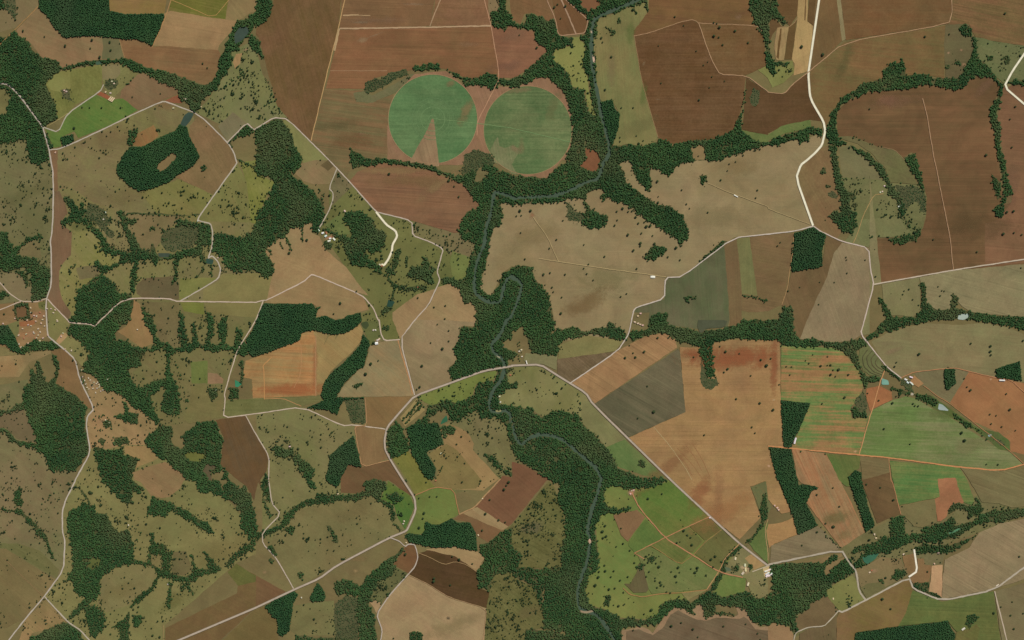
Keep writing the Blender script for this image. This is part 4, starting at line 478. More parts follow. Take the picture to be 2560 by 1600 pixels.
P;river_water;grey green winding river;68,82,64;29;c1 1240 -20 1000 80 850 140 770 185 755 300 745 500 770 700 810 900 850 1120 910 1320 920 1450 890 1512 c2 870 0 830 140 800 185 700 210 540 290 400 340 200 350 0 360 b2 2419 345 2340 320 2250 300 2220 500 2170 650 2160 800 2110 900 2080 1000 2060 1180 2080 1270 2150 1320 2230 1350 2310 1340 2340 1200 2380 1110 2419 1100 c2 0 1110 60 1140 95 1190 60 1320 0 1470 b2 2419 1470 b3 2370 0 2300 150 2220 230 2240 300 2330 370 2350 450 2320 560 2240 660 2200 780 2215 860 2280 870 2350 850 2400 880 2419 980 c3 0 940 20 1080 80 1190 170 1110 260 1080 400 1095 520 1160 680 1300 800 1400 850 1512 c4 840 0 800 160 750 290 710 480 740 560 720 740 640 960 620 1060 630 1210 700 1235 800 1270 900 1400 980 1530
G;lake_water;dark grey water in the upper left river forest;60,72,60;a1 2260 260 2330 250 2360 300 2290 380 2220 420 2210 330
G;lake_water;dark green pool just below the upper left bridge;56,72,60;a1 1780 1060 1835 1070 1800 1140 1750 1200 1700 1180 1740 1090
G;pond_water;small green pond on the upper left side stream;66,88,66;a1 900 585 960 575 960 605 910 615
G;pond_water;grey pond in the middle left stream woods;62,72,58;a2 1495 880 1610 880 1600 918 1500 915
G;pond_water;green pond beside the middle left side road;50,72,58;a2 1950 930 2020 940 2010 985 1950 980
G;pond_water;bright teal triangular pond at the left;54,122,86;a3 2220 565 2290 600 2250 635 2222 630
G;pond_water;dark green pond on the central stream;40,66,52;b2 1250 1320 1315 1340 1280 1390 1235 1385
G;pond_water;green pond beside the orchard farm;48,94,64;b3 1800 900 1815 955 1740 990 1760 940
G;pond_water;dark olive pond by the farmyard;64,72,42;b3 990 30 1050 10 1070 50 1040 90 1010 70
G;pond_water;pale silty pond on the far right creek;156,166,150;d2 1800 1460 1890 1450 1905 1480 1850 1512 1790 1505
G;pond_water;pale green pond beside the far right road;112,150,130;d3 1075 550 1135 570 1145 612 1072 612
G;pond_water;grey triangular pond right of the far right farm;150,160,150;d3 1615 790 1650 800 1715 860 1605 848
G;pond_water;milky pond near the end of the far right stream;150,168,168;d3 2078 1085 2110 1078 2112 1095 2085 1105
G;pond_water;deep green pond in the lower right valley;56,98,72;d4 890 730 1000 695 1050 690 1010 750 940 795 905 775
G;canal_water;green canal in the lower right valley;80,120,86;d4 1700 500 1810 450 1830 460 1720 515
G;pond_water;dark grey pond in the centre right creek wood;76,78,56;c3 1760 0 2040 0 2010 70 1830 80 1800 120 1775 120 1750 60
G;pond_water;green pond by the lower right farm stream;88,96,70;c4 2010 820 2060 830 2070 860 2020 865
# ------------- roads
R;dirt_road;pale grey winding dirt road down the left side;174,160,142;12.1;a1 0 790 75 797 190 905 300 1060 405 1200 430 1290 465 1415 480 1512 a2 500 100 505 300 500 560 490 690 475 770 485 860 485 1180 440 1310 435 1400 440 1512 a3 450 130 460 160 600 270 710 370 750 550 890 840 825 910 815 1000 850 1220 835 1290 710 1512 a4 715 0 620 190 590 290 590 480 615 580 600 850 420 1100 240 1310 70 1530
R;farm_road;pale side road leading to the orchard in the upper left;166,156,134;9.8;a1 405 1200 550 1250 640 1070 950 860 980 800
R;dirt_road;pale grey road across the upper left bridge to the middle pastures;172,158,138;11.3;a1 465 1415 550 1410 700 1350 1000 1210 1300 1060 1530 960 1570 960 1880 1080 2150 1345 2210 1440 2230 1512 a2 2240 30 2110 210 1970 410 1865 560 1895 580 1990 600 2010 680 2005 820 1965 930 2005 905 2060 960 2085 1040 2065 1120 1900 1220 1700 1335
R;dirt_road;pale diagonal road below the big dark field then bending to the centre;178,160,140;10.5;a1 2150 1345 2330 1160 2400 1225 b1 0 1215 170 1110 300 1125 690 1512 b2 690 0 880 200 1135 490 1200 505 1475 575 1480 715 1640 770 1770 840 1740 950 1710 1060 1740 1130 1700 1220 1630 1370 1500 1512 b3 1360 185 1500 710
R;white_road;short bright white road bending through the central pasture;223,211,179;20.2;b2 1135 490 1230 610 1320 670 1335 720 1290 800 1285 860 1250 940 1210 995 1185 985
R;farm_road;short pale road leading to the farm in the forest gap;170,156,134;9.8;b2 765 80 690 270 730 310 725 380 690 480 600 640
R;dirt_road;long straight pale road through the left centre to the road loop;184,162,140;10.5;a2 450 1315 500 1370 640 1512 a3 660 25 850 40 900 60 950 0 a2 1010 1460 1090 1380 1150 1335 1260 1305 1600 1310 1670 1335 1710 1335 2419 1345 b2 0 1345 70 1325 100 1325 450 1150 520 1085 550 1085 940 1250 1020 1295 1110 1400 1155 1512 b3 1165 0 1180 130 1215 195 1360 185
R;dirt_road;upper of the two pale roads entering from the left edge to the village;178,156,132;9.8;a2 0 1160 90 1260 200 1335 340 1340 440 1310
R;dirt_road;lower of the two pale roads entering from the left edge to the village;178,156,132;9.8;a2 0 1415 200 1335
R;dirt_road;pale road descending then crossing the lower left centre fields;182,162,138;9.8;b2 70 1325 0 1512 a3 2340 130 2250 270 2180 490 2120 700 2130 750 2110 925 2419 885 b3 0 885 435 820 820 1000 920 990 1190 1025 1240 1040
R;dirt_road;pale side road running down to the wide diagonal road;176,158,136;9.8;a3 2320 900 2419 1080 b3 0 1080 125 1290 120 1512 b4 120 0 150 220 235 320 60 500 65 600 200 750 360 1035
R;main_road;wide dusty road crossing the lower half and the river bridge;170,152,132;18.4;a4 1650 1530 2419 1205 b4 0 1205 360 1035 600 930 760 810 1260 545 1400 490 1430 470 1510 290 1500 170 1390 0 b3 1270 1320 1220 1220 1215 1130 1240 1010 1370 860 1500 715 1850 590 2150 480 2419 435 c3 0 430 270 420 440 530 700 690 760 790 1500 1512 c4 1900 370 2150 600 2419 810
R;dirt_road;pale stepped road from the wide road up to the white road junction;184,168,150;10.5;c3 545 600 1000 290 1100 140 1130 0 c2 1150 1420 1180 1390 1440 1310 1450 1110 1605 1105 2090 735 2419 700 d2 0 700 260 670 430 625
R;white_road;broad white road running down from the top edge at right;223,213,183;21.1;d1 485 -20 400 560 380 700 395 900 420 970 525 1150 540 1240 510 1370 450 1440 370 1512 d2 310 45 265 170 425 620
R;dirt_road;pale road from the white road junction down to the far right farm;186,166,148;10.5;d2 430 625 490 670 700 770 950 830 970 1050 1000 1175 910 1512 d3 875 130 1000 290 1120 440 1260 550
R;dirt_road;pale straight road below the huge brown field;182,164,140;11.3;d2 1000 1175 1750 1040 2440 935
R;white_road;white road bending at the upper right edge;223,213,183;19.4;d1 2440 480 2310 670 2230 820 2440 1000
R;white_road;short bright white road in the lower right;227,215,191;18.5;d4 1380 655 1410 860 1330 915
R;dirt_road;greyish road along the bottom right fields;170,156,134;15.5;d4 665 1235 705 1248 920 1135 1330 920 1375 1030 1640 1140 2130 1040 2440 810
R;farm_road;thin pale road branching to the bottom right corner;182,162,138;9.8;d4 2140 1050 2260 1530
R;farm_road;winding pale road through the brown knoll at the bottom right;170,156,132;9.8;d4 240 1530 260 1440 380 1390 530 1380 600 1310 665 1235
R;dirt_road;greyish road between the grey brown field and the lower right forest;166,152,130;16.2;c4 2419 810 d4 15 795 690 655 780 800 830 850 860 1050 920 1130
R;farm_road;short pale road from the crossroads into the lower right farm;182,164,136;9.8;c4 2270 865 2419 810
R;dirt_road;side road looping down beside the dark bottom field;172,156,138;10.5;b4 1265 545 1350 575 1410 630 1440 605 1500 610 1520 670 1530 740 1500 820 1440 890 1250 1100 1140 1270 1195 1420 1175 1530
R;dirt_road;pale road running down right from the bottom left fork;170,156,134;12.1;a4 420 1100 640 1340 760 1420 860 1530
R;track;yellow track dividing the dark field from the reddish field at the top;176,140,92;8;b1 840 -10 780 260 670 700 520 1330
R;track;pale widened part of that yellow track;166,138,98;20;b1 785 270 740 480
R;track;long pale horizontal track at the top;168,138,104;14;b1 790 270 1640 258 2225 243
R;track;short thick pale track under the top edge;164,134,96;14;b1 820 145 970 140
R;track;short thin pale track under the top edge;164,134,96;7;b1 960 145 1080 147
R;track;pale slanting track reaching the top edge;158,128,96;9;b1 1745 -10 1640 250
R;track;orange track running down past the gap between the green circles;170,128,96;8;b1 2155 -10 2220 240 2305 735 2220 900 2090 1150 2088 1280
R;track;straight thin track with parallel lines above the creek;146,114,82;6;b1 700 668 1240 668
R;track;left pale track in the top creek fields;158,124,94;9;c1 325 -10 410 180 430 290 450 338 610 322 690 310 722 190 610 90 520 10
R;track;right pale track in the top creek fields;156,126,98;13;c1 462 -10 520 120 605 320
R;track;thin tan track arching over the very dark field;158,124,90;6;c1 1150 340 1300 310 1600 205 1700 185 1740 200 1765 220 2310 240 2370 300
R;track;thin tan track zigzagging down between the dark fields;160,126,92;8;c1 1765 220 1850 470 1900 590 1965 705 2215 715 2419 865 d1 0 872 150 888 240 790 370 690 720 400 1710 225 1740 110 1735 -10
R;track;pale line down the left edge of the very dark field;140,112,76;5;c1 1155 340 1215 700 1250 850 1380 1300
R;track;pale track down the middle of the huge right hand field;158,124,92;8;d1 1460 930 1500 1080 1570 1512 d2 1580 30 1650 380 1720 730 1750 1040
R;track;faint track across the large dry pasture;166,144,100;7;c2 250 930 440 960 740 1005 1455 1105
R;track;faint track slanting up from the dry pasture crossing;166,144,100;6;c2 440 960 330 720 200 540
R;track;faint track in the upper right of the dry pasture;166,144,100;5;c2 1850 220 2060 310 2419 440 d2 0 460 400 610
R;track;long orange field road across the lower right;186,128,82;12;c3 2419 1190 d3 0 1190 220 1212 860 1275 1140 1300 1810 1390 2200 1422 2440 1358
R;track;orange track between the striped and the large green field;184,134,88;8;d3 1100 480 1060 580 1000 800 950 950 860 1275
R;track;orange track around the far right fields;172,122,84;7;d3 1260 545 1380 490 1760 450 1900 485 2150 545 2300 570 2440 700
R;track;orange track along the edge of the far right orange field;170,120,80;5;d3 1470 620 1600 720 1720 790 2290 1240 2419 1360
R;track;thin orange track below the long orange field road;168,118,80;6;d3 1140 1300 1160 1512 d4 1180 30 1255 325
R;track;orange track crossing the paddocks of the green river loop;172,120,84;10;c4 1130 110 1200 260 1445 545 1660 680 1960 870 2180 920
R;track;orange track from the paddock crossing up to the wide road;168,118,80;8;c4 1155 690 1445 545 1660 440 1870 345
R;track;orange track beside the farm stream up to the wide road;168,126,84;8;c4 1840 1035 1950 870 2010 740 2150 600
R;track;pale track curving round the dry lake bed;160,118,74;7;c4 1050 1020 1110 1080 1230 1105 1390 1075 1650 1060 1845 1035
R;track;short orange track above the oval grove;164,114,80;7;c4 1155 690 1250 745
R;track;orange track between the two narrow green paddocks;140,110,66;6;c4 1320 620 1590 800 1700 720 1830 580 1980 470
R;track;pale track down the far edge of the narrow green strip;168,134,92;6;c4 2419 370 2390 470 2419 700 d4 0 760
R;track;orange track around the flat green pasture in the lower centre;166,118,78;7;b4 1500 145 1690 65 1870 90 1920 320
R;track;sandy track from the flat green pasture up to the river slope;158,124,84;12;b4 1920 325 2070 255 2160 150 2310 -10
R;track;pale line through the dark bottom field;146,118,80;6;b4 1540 690 1620 720 1780 800 1880 770 1990 800 2090 870
R;track;pale edge track below the dark bottom field;164,130,92;5;b4 1445 895 1640 990 1830 1112 2178 1212 2160 1400 2145 1530
R;track;orange track through the orange striped field;176,128,78;8;b3 80 750 75 480 65 430 150 350
R;track;thin orange track slanting to the side road;168,124,80;6;b3 80 745 250 738 430 815
R;track;tan line on the right edge of the orange striped field;160,118,80;8;b3 565 150 565 720
R;track;curved track inside the orange striped field;166,122,80;6;b3 400 190 430 250 425 500 360 640
R;track;orange shoulder beside the central side road;170,124,82;10;b3 1340 190 1440 540 1480 700
R;track;tan track around the brown square fields;166,126,86;7;b3 1030 730 1050 1000 930 1005 960 1180 1000 1390 1260 1325
R;track;orange track at the top left crossing the corner;160,120,74;6;a1 370 55 150 270 0 420
R;track;orange track on the edge of the top plantation;162,122,78;7;a1 1620 -10 1590 80 1550 200 1440 440
R;track;orange track across the dull green crop field;166,128,76;5;a1 1620 0 1720 40 2020 170 2170 -10
R;track;pale track to the fork below the orchard pasture;148,130,84;6;a1 440 1195 540 1140 640 1070
R;track;pale track edging the speckled pasture at right;134,110,76;5;d1 1040 1385 1200 1415 1290 1512
R;track;tan track down from the square plantation;150,118,78;8;d2 240 690 235 870 210 1000 185 1200 130 1370
R;track;tan track through the speckled pasture to the road;156,128,82;7;d2 1090 320 1000 330 900 520 850 680 805 785
R;track;pale track around the cream strips;146,116,80;6;d1 80 565 60 440 90 260 200 255 250 215 280 170
R;track;thin tan track down the side of the speckled slope;150,120,78;5;a1 1180 555 1130 380
R;track;faint track over the bottom left meadow;132,104,70;4;a4 40 740 200 900 410 1100
R;track;pale double track at the edge of the bottom left fields;140,118,76;8;a4 1545 1370 1545 1512
R;track;faint line across the dry pasture field in the centre;166,144,100;5;c3 1340 1010 1500 1200 1640 1400 1700 1512
F;pasture;green square paddock right of the inner left woods;96,105,54;101,105,56;80;.1;6;a3 1800 395 1960 385 1962 598 1812 600
F;bare_patch;tan square plot beside the green square paddock;136,108,78;128,102,72;10;.1;0;a3 1965 500 2050 505 2112 560 2105 600 1962 600
F;pasture;smooth olive lower part of the left middle pasture;114,103,64;105,99,58;10;.1;2;a3 1810 620 1950 610 2000 780 2105 740 2105 915 1790 980 1730 950 1800 760
C;pivot_track;pale wheel ring nearest the centre of the left circle;104,128,82;5;1082 297.6 30
C;pivot_track;second pale wheel ring of the left circle;98,122,78;4;1082 297.6 42
C;pivot_track;outer pale wheel ring of the left circle;94,118,76;4;1082 297.6 52
C;pivot_track;innermost pale wheel ring of the left circle;100,126,80;5;1082 297.6 10
C;pivot_edge;pale dirt rim of the left green circle;154,122,88;5;1082 297.6 111.5
C;pivot_edge;pale dirt rim of the right green circle;150,120,84;5;1319.5 325.5 110.5
R;track;faint pale line across both green circles;112,136,86;5;b1 1672 1122 2090 1165 2419 1210 c1 0 1212 330 1290 560 1345
R;terrace_line;outer terrace arc on the far right green slope;74,70,46;7;d3 940 280 890 350 905 440 970 500 1060 530
R;terrace_line;second terrace arc on the far right green slope;78,72,48;6;d3 985 290 930 350 945 430 1000 490 1080 520
R;terrace_line;third terrace arc on the far right green slope;84,70,48;6;d3 1010 320 970 370 985 430 1040 480 1090 500
R;terrace_line;innermost terrace arc on the far right green slope;84,70,48;5;d3 1035 360 1010 400 1030 440 1080 470
S;145,120,81;0.49;-30;60;150;b1 1990 1050
S;145,116,81;0.42;20;70;35;b1 1840 785
S;136,118,81;0.35;80;90;40;c1 90 1370
S;147,122,89;0.42;60;40;60;c1 30 1410
S;116,114,72;0.35;70;200;60;c1 400 1000
S;143,118,85;0.35;5;180;30;c1 60 850
S;149,83,52;0.52;3;520;130;c3 2100 360
S;151,85,54;0.49;10;110;60;c3 1680 320
S;150,89,58;0.49;88;330;50;d3 60 420
S;169,118,74;0.35;30;420;110;c4 2000 300
S;148,87,58;0.35;60;180;90;c4 1780 130
S;167,95,58;0.42;2;420;70;b3 350 660
S;164,106,70;0.35;88;260;30;b3 555 430
S;153,126,83;0.42;0;460;40;b2 1280 100
S;151,124,83;0.42;35;330;50;b2 1780 200
S;143,116,74;0.28;0;500;70;b2 1500 200
S;123,95,58;0.39;25;280;100;c2 700 1350
S;157,110,78;0.56;20;42;40;c2 195 520
S;142,124,81;0.28;20;300;130;c2 220 700
S;137,122,83;0.24;0;420;160;c2 1900 560
S;118,114,70;0.24;0;300;150;c2 900 1100
S;144,120,78;0.28;0;240;90;c2 2150 60
S;114,110,68;0.24;20;260;90;c1 1180 1200
S;99,114,60;0.35;85;150;50;c1 1120 300
S;91,112,56;0.35;80;130;40;c1 1240 900
S;136,114,80;0.32;85;200;60;c1 940 640
S;87,91,54;0.24;70;260;60;d1 740 540
S;133,97,72;0.35;10;260;80;d1 1200 960
S;135,100,74;0.35;50;160;60;d1 2060 800
S;97,79,50;0.28;0;500;160;d2 1900 620
S;129,97,72;0.28;80;260;80;d2 2300 250
S;166,130,95;0.63;10;18;16;d1 1825 475
S;170,134,101;0.63;10;20;14;d1 1705 500
S;155,124,91;0.49;85;50;10;d1 1930 430
S;166,130,93;0.56;10;26;20;d1 1850 610
S;89,102,58;0.32;10;160;70;d4 620 360
S;103,106,64;0.28;20;90;50;d4 720 520
S;167,138,93;0.35;60;220;60;d4 800 430
S;166,128,85;0.35;5;200;110;a3 60 450
S;107,104,62;0.24;20;320;90;a2 250 320
S;130,110,72;0.24;20;300;100;a2 1150 350
S;133,106,72;0.28;5;260;120;a1 1100 1300
S;97,95,48;0.28;30;220;80;a4 1650 1150
S;130,114,68;0.28;30;400;140;a4 2150 650
S;132,116,70;0.28;20;260;90;a4 1150 1050
S;124,106,68;0.24;30;260;90;b4 950 280
S;171,142,95;0.56;80;22;36;b4 945 860
S;167,136,95;0.49;10;26;20;b4 80 870
S;69,65,50;0.59;0;28;24;b4 1815 1308
S;172,140,101;0.35;40;260;110;b4 1400 1200
S;136,120,80;0.28;20;300;90;b4 1850 1380
S;115,106,81;0.35;10;160;70;c4 200 450
S;125,110,70;0.35;20;160;70;c4 160 1250
S;188,138,109;0.63;15;42;34;c4 1125 110
S;180,148,126;0.63;85;30;12;c4 735 575
S;180,150,118;0.56;10;70;16;c4 700 1235
S;178,148,120;0.56;80;28;10;c1 770 560
S;175,148,120;0.56;80;12;8;c1 750 300
S;216,203,178;0.63;20;22;16;d3 1360 700
S;200,167,120;0.63;10;18;14;d3 55 755
S;201,158,116;0.63;10;18;12;d3 118 1160
S;201,158,116;0.63;10;20;12;d3 825 1243
S;199,158,120;0.63;30;14;14;d3 2105 560
S;199,158,120;0.63;60;14;24;d3 8 1380
S;145,118,78;0.35;0;110;40;b4 960 745
S;99,106,56;0.35;5;200;80;d3 1650 880
S;135,124,83;0.28;20;360;90;d3 1950 1180
S;87,98,54;0.35;5;170;60;a2 780 620
S;145,110,74;0.35;70;60;140;a1 1560 1000
S;135,106,80;0.28;0;420;40;b1 1100 190
S;141,108,81;0.28;20;200;70;b1 2400 350
S;127,95,74;0.28;10;220;60;b1 2360 620
S;95,93,58;0.24;10;300;60;b1 800 1180
S;123,87,56;0.28;0;260;90;b1 900 1330
S;146,98,66;.3;40;420;70;c3 1450 1400
S;150,104,72;.25;88;400;60;c4 1950 200
R;track;leftmost curved dark scratch line in the huge orange field;140,98,64;4;c3 1560 1210 1695 1355 1800 1500
R;track;second dark scratch line from the left in the huge orange field;140,98,64;4;c3 1640 1180 1730 1300 1790 1420
R;track;rightmost longest dark scratch line in the huge orange field;140,98,64;4;c3 1700 1160 1800 1320 1870 1480
R;track;short dark scratch line between the others in the huge orange field;140,98,64;4;c3 1590 1290 1660 1380 1700 1470
T;large dry pasture;12;c2 83 688 420 752 353 835 482 572 970 618 995 568 990 487 1045 458L 1098 488 1135 482 1095 706L 1193 598 1250 588 1328 715 1213 785L 1212 812 1345 790L 1147 853L 874 912 680 800 679 1024 722 986 707 1075 768 1135 1178 1027 1082 1263 1028 1290 298 1080L 360 1065 502 1082 378 1203 390 1247 470 1297 123 936 462 1447L 1472 916 1550 828L 1587 944 42 530 88 524 75 480L 175 478L 1270 628L 1305 622L 1408 662 1168 540L 1223 692
T;dry pasture upper right of the river bend;11;c2 1373 203L 1382 345 1603 283 1648 417 1678 458 1850 495 2035 102 2052 38 2112 18 1972 190 2318 285 2303 358 c1 2183 1468 2300 1420 1360 1480 1760 1475
T;large very dark brown field;10;c1 1383 434 1408 787 1740 484 1620 243 1848 587 1808 617 1888 727 1864 829 1766 945L 2007 768
T;brown field between two thin tracks;12;c1 1960 260L 1907 342L 1953 354 1989 425 2107 293L 2230 405 1935 222 1905 215
T;bright pasture right of the upper river;11;c1 938 538L 1033 1020 1145 1018 1175 1284 1020 1300 1020 1337 1240 1330 880 848L 855 400 845 358L
T;fields along the top edge near the river;11;c1 1537 160 400 70L 430 42 460 175 70 332 235 452L 505 60L
T;brown fields beside the upper white road;14;d1 515 516L 1481 348 316 442L 2237 128
T;huge brown field on the right;12;d2 1972 868 1560 752 2255 492L 2317 484L 2222 697L 2322 688 2396 706 1015 1102 d1 958 1030 2335 1008 2285 1127 2302 1393 2060 1465L
T;pale brown field near the square plantation;10;d2 736 920 740 945 625 1157 745 1070 917 945 487 1155 298 1203 188 1238L 478 1365 115 778 88 812
T;pasture above the far right creek;11;d2 1285 1237 1272 1270 1330 1222 1365 1320 1640 1235 1663 1240 1605 1197 1625 1283 2388 1020
T;rounded pale olive field at the far right;12;d3 1425 320L 1195 440 1212 400 1915 222 2100 245L 2100 295L 2105 330 2408 195
T;orange brown field at the right edge;11;d3 1912 662L 2250 697 2283 845L 2095 890 2155 902 2107 980 2207 1008 2337 1043 1853 552 1880 632
T;green and rust striped field;11;d3 422 328 562 345 354 384 385 410 497 432L 560 428 590 425L 614 473 665 468L 590 515L 636 533 758 516L 172 440 222 443 205 518 722 730L 510 790 940 692 1045 760
T;large green crop field at the far right;12;d3 1175 782L 1095 1027 1342 1170 1827 1063L 1856 1137L 1370 790 1387 810 1418 812 2063 1362 2172 1365 1238 722 1210 720
T;huge orange tan field;12;c3 1963 250 2017 298L 2037 462L 2255 525 2117 745 2340 786L 1815 1087 2265 1012 2295 1067 1715 350 2350 375L 2402 430L 2147 317 2003 493 d3 47 848L 105 610 25 365
T;tan brown field beside the white field road;11;c3 1069 356L 1166 351L 1248 299L 1144 312 1109 241 1375 168L 1478 167 1423 122L
T;dark grey green parallelogram field;13;c3 1338 866L 1278 625 1187 928
T;tan fields left of the central river;12;b3 1652 215 1762 270L 1568 432L 1822 200 1822 100 1715 40 1548 632L 1520 655 b2 1683 1390 1790 1376 1530 1302 1785 1500
T;pale tan triangular field;13;b3 1086 412L 1156 384 1036 508L
T;long field beside the forest bend;13;b2 1258 132L 1822 195L 1873 250 1916 348 1903 655
T;fingered pale field and bent road field;12;b2 482 756L 316 878L 950 1240 797 1352L 735 1453
T;fields under the top left plantation;11;a1 220 292L 422 347 618 433L 872 378L 945 540L 1048 475L 1040 398L 855 458
T;rusty brown field above the upper left stream;11;a1 1916 600 1960 642
T;fields enclosed by the upper left roads;11;a1 1518 885 1252 918 778 1014 848 1018 962 1018 1142 1018 702 1210L
T;dark brown and pale fields at the bottom centre;12;b4 1682 928L 1680 955L 1836 992 1855 722 1920 750L 2045 790 1300 1495 1413 700L
T;flat green pasture right of the wide road;12;b4 1642 155 1710 155 1540 170 1588 310L 1578 362 1542 448L
T;reddish field and its two pale strips;13;b4 2387 18L 2367 50 2345 88L 2210 185 2168 318L 2293 377 2355 398 2137 474
T;mottled dark brown field at the bottom;12;c4 1145 1418 1505 1376L 1598 1348 1710 1408L 1756 1482 1997 1380 2345 1507 2208 1360 2320 1448
T;narrow fields in the lower right;12;d4 462 490L 320 616 540 488 1183 187L 928 40 1060 70 612 73 460 138 673 250 543 410 616 440L
T;big bottom right fields;13;d4 1077 1122L 1156 1217 2130 1255L 2198 1198 2290 1278 2305 1150 2408 1260 2320 1405 1505 865 2372 722
T;bright green river loop;12;c4 1416 130 1285 175L 985 628 1050 600 1114 664 1030 455 874 805 882 858L 822 865 962 858 817 914L 935 914 1095 912 1022 946 787 992L 918 1030L 972 1022 1007 1187L 1063 1172 1248 1265 1318 1225L 1623 476L 1556 593 1698 610L 1387 818L 1353 925 1352 950 1410 990L 1435 1003 1400 965L 1370 1015 1268 912 1295 865 1460 1057 1495 1065 1578 1100 1570 825L 1505 865 1582 872 1545 905L 1690 838 1750 828L 1748 855 1728 872L 855 485L 880 430L 890 530L 860 545L 1900 820 1920 720L 1880 750L
H;barn;long white barn;wood edge by the orange road;235,232,215;30,9;75;d3 255 1140
H;barn;long pale shed;plots under the orchard in the upper left;226,196,166;26,6;50;a1 1040 930 1055 937 1070 944
H;house;small pale roofed house;orchard pasture of the upper left;214,190,160;9,7;20;a1 1000 870 630 865 1080 790 1045 880 610 855 1060 770
H;house;small pale roofed farm building;river farms at the upper left bridge;206,180,150;9,7;35;a1 1745 930 1760 938 1900 1012 1640 1022 525 1440
H;house;small village house;village at the left edge;206,184,154;8,6;10;nn 77 769.5 78 781 86 789 92 790 100 781 134 782 143 800 71 812 78 814.5 68 800 96 822 84 830 86 833 96 838 108 845 71 858 62 867 53 868 48 860 153 841 163 873 179 876 103 808 107 799 118 772 112 815 90 803 60 845 100 852 92 845 120 838 38 796 8 809 110 790 128 772 138 775 57 822 66 835 47 838 144 803 158 833 101 830 88 846
H;house;small hamlet house;hamlet on the winding road;206,188,158;7,5;30;nn 206.3 941.8 221.7 945.3 235.6 955.7 244.5 955.7 230.6 963.6 241.5 959.2 248.4 961.2 249.9 964.6 248.4 967.6 243 970.6 257.4 975 222.7 972.6 239.5 981.5 218.2 968.6 270.3 948.5 203.3 925 208.3 925 215 960 226 950 252 978 233 971 212 951
H;shed;tiny pale shed;woods and slopes of the left side;220,205,180;7,5;10;a3 1020 562 1000 945 1035 968 2040 662 1300 90 a4 1590 985 1215 425 a2 1000 495 980 560 1870 575 125 905 2060 925
H;house;white roofed farm building;farm in the central forest gap;240,236,226;14,8;20;b2 632 690 665 690 738 748 692 765 660 718 702 742 592 664
H;house;small farm building;green farms of the centre;226,206,176;10,7;30;b2 840 482 1525 1200 1190 1000 1170 990 b3 1165 180 1150 190 1110 95 1130 95 990 10
H;barn;square white barn;farm beside the dark forest strip;245,240,228;18,15;10;b3 1140 220
H;house;small pale house;riverside clearings below the bridge;222,200,176;9,7;20;b3 2330 245 2302 722 2310 775 1750 1260 320 1195 2405 520
H;lime_pile;long heap of white lime;large dry pasture;238,232,212;25,7;-27;c2 2115 340
H;lime_pile;broad heap of white lime;end of the faint pasture track;240,234,214;27,13;-3;c2 1330 1105
H;lime_pile;short heap of white lime;edge of the bottom right road;232,214,188;24,6;35;d4 2165 995
H;house;pale farm building;farm by the stepped road;216,186,156;10,7;5;c2 1215 1450 1190 1475 c3 1190 32 1212 42 1235 50 1160 20
H;barn;narrow white barn;wide road bridge;238,230,210;22,5;-75;c3 138 400
H;house;pale farm building;small farm beside the central creek;222,206,180;9,7;20;c3 90 282 70 295 95 345
H;house;small farmhouse;tree dotted pasture farm at right;226,210,186;9,6;10;d2 1060 306 1100 246 1235 440 1252 430 1080 298
H;barn;white roofed barn;far right farmyard;240,234,222;16,7;-40;d3 1350 540 1348 592 1360 604 1318 590 1300 562
H;barn;long white barn;top of the far right orange field;238,232,220;28,8;-2;d3 2210 570
H;house;pale building;red farmyard in the green river loop;226,190,160;9,7;30;c4 1130 100 1150 95 1120 130
H;shed;white gate hut;diagonal road junction;240,232,214;8,7;30;c4 1870 355
H;barn;cream roofed farm barn;lower right farm;228,208,166;18,10;75;c4 2200 803 2230 982 2180 880 2110 740 2205 845
H;barn;white roofed barn;cream farmyard by the crossroads;240,234,212;22,9;15;c4 2400 860 2410 885 2412 905 d4 10 848 18 880 18 898
H;house;small house;lower right valley;222,196,164;9,7;15;d4 1020 548 1005 512 980 852 960 872 1570 790 1610 690 1280 700 100 282 62 240 88 262 615 1120
H;house;pale farmhouse;grove above the bottom right plantation;216,206,186;12,9;30;d4 1850 1403 1838 1412
H;shed;small pale shed;fields and farms of the lower centre;222,198,168;8,6;20;b4 1700 5 775 130 1400 388 1393 412 2140 176 2100 520 1420 592 430 1110
L;thin upright tree line in the bottom left pastures;10;.9;a4 1445 490 1455 600
L;curved thicket line right of the big lower left forest;16;.5;a4 1250 440 1320 490 1310 560 1270 610 1290 700
L;short sloping tree line in the far lower left pasture;16;.6;a4 390 240 440 190 520 100
L;second short tree line below it in the far lower left pasture;10;.6;a4 345 375 380 340 425 320
L;tree line edging the brown clearing at the left edge;12;.6;a2 385 745 392 930
L;tree line over the middle left stream arm;14;.6;a2 600 640 700 585 770 560
L;hedge closing the light green pasture at left;8;.7;a2 560 1005 740 1000 880 985
L;hedge bending through the light green pasture at left;7;.5;a2 570 1180 650 1190 740 1225
L;hedge around the dark brown plots at left;9;.7;a2 1260 1180 1330 1120 1440 1102 1640 1112
L;dotted hedge right of the dark brown plots;7;.5;a2 1700 1112 1860 1112 1960 1100
L;fence line of bushes in the middle left pasture;8;.5;a2 560 290 680 268 760 330 840 385
L;broken tree line above the scrubby hamlet wood;16;.5;a2 880 410 1000 500 1060 600
L;tree line climbing beside the middle left grey pond;16;.5;a2 1530 640 1540 740 1480 860
L;tree line at the corner of the diagonal forest;14;.6;a3 1350 880 1420 930 1490 990
L;left leg of the thin wooded loop inside the diagonal forest;12;.5;a3 1210 470 1260 560 1320 640
L;tree line down the left side of the tan gully paddocks;12;.5;a3 1300 300 1340 420 1300 450
L;dotted orchard line in the left middle pasture;30;.3;a3 1620 330 1690 480 1700 560
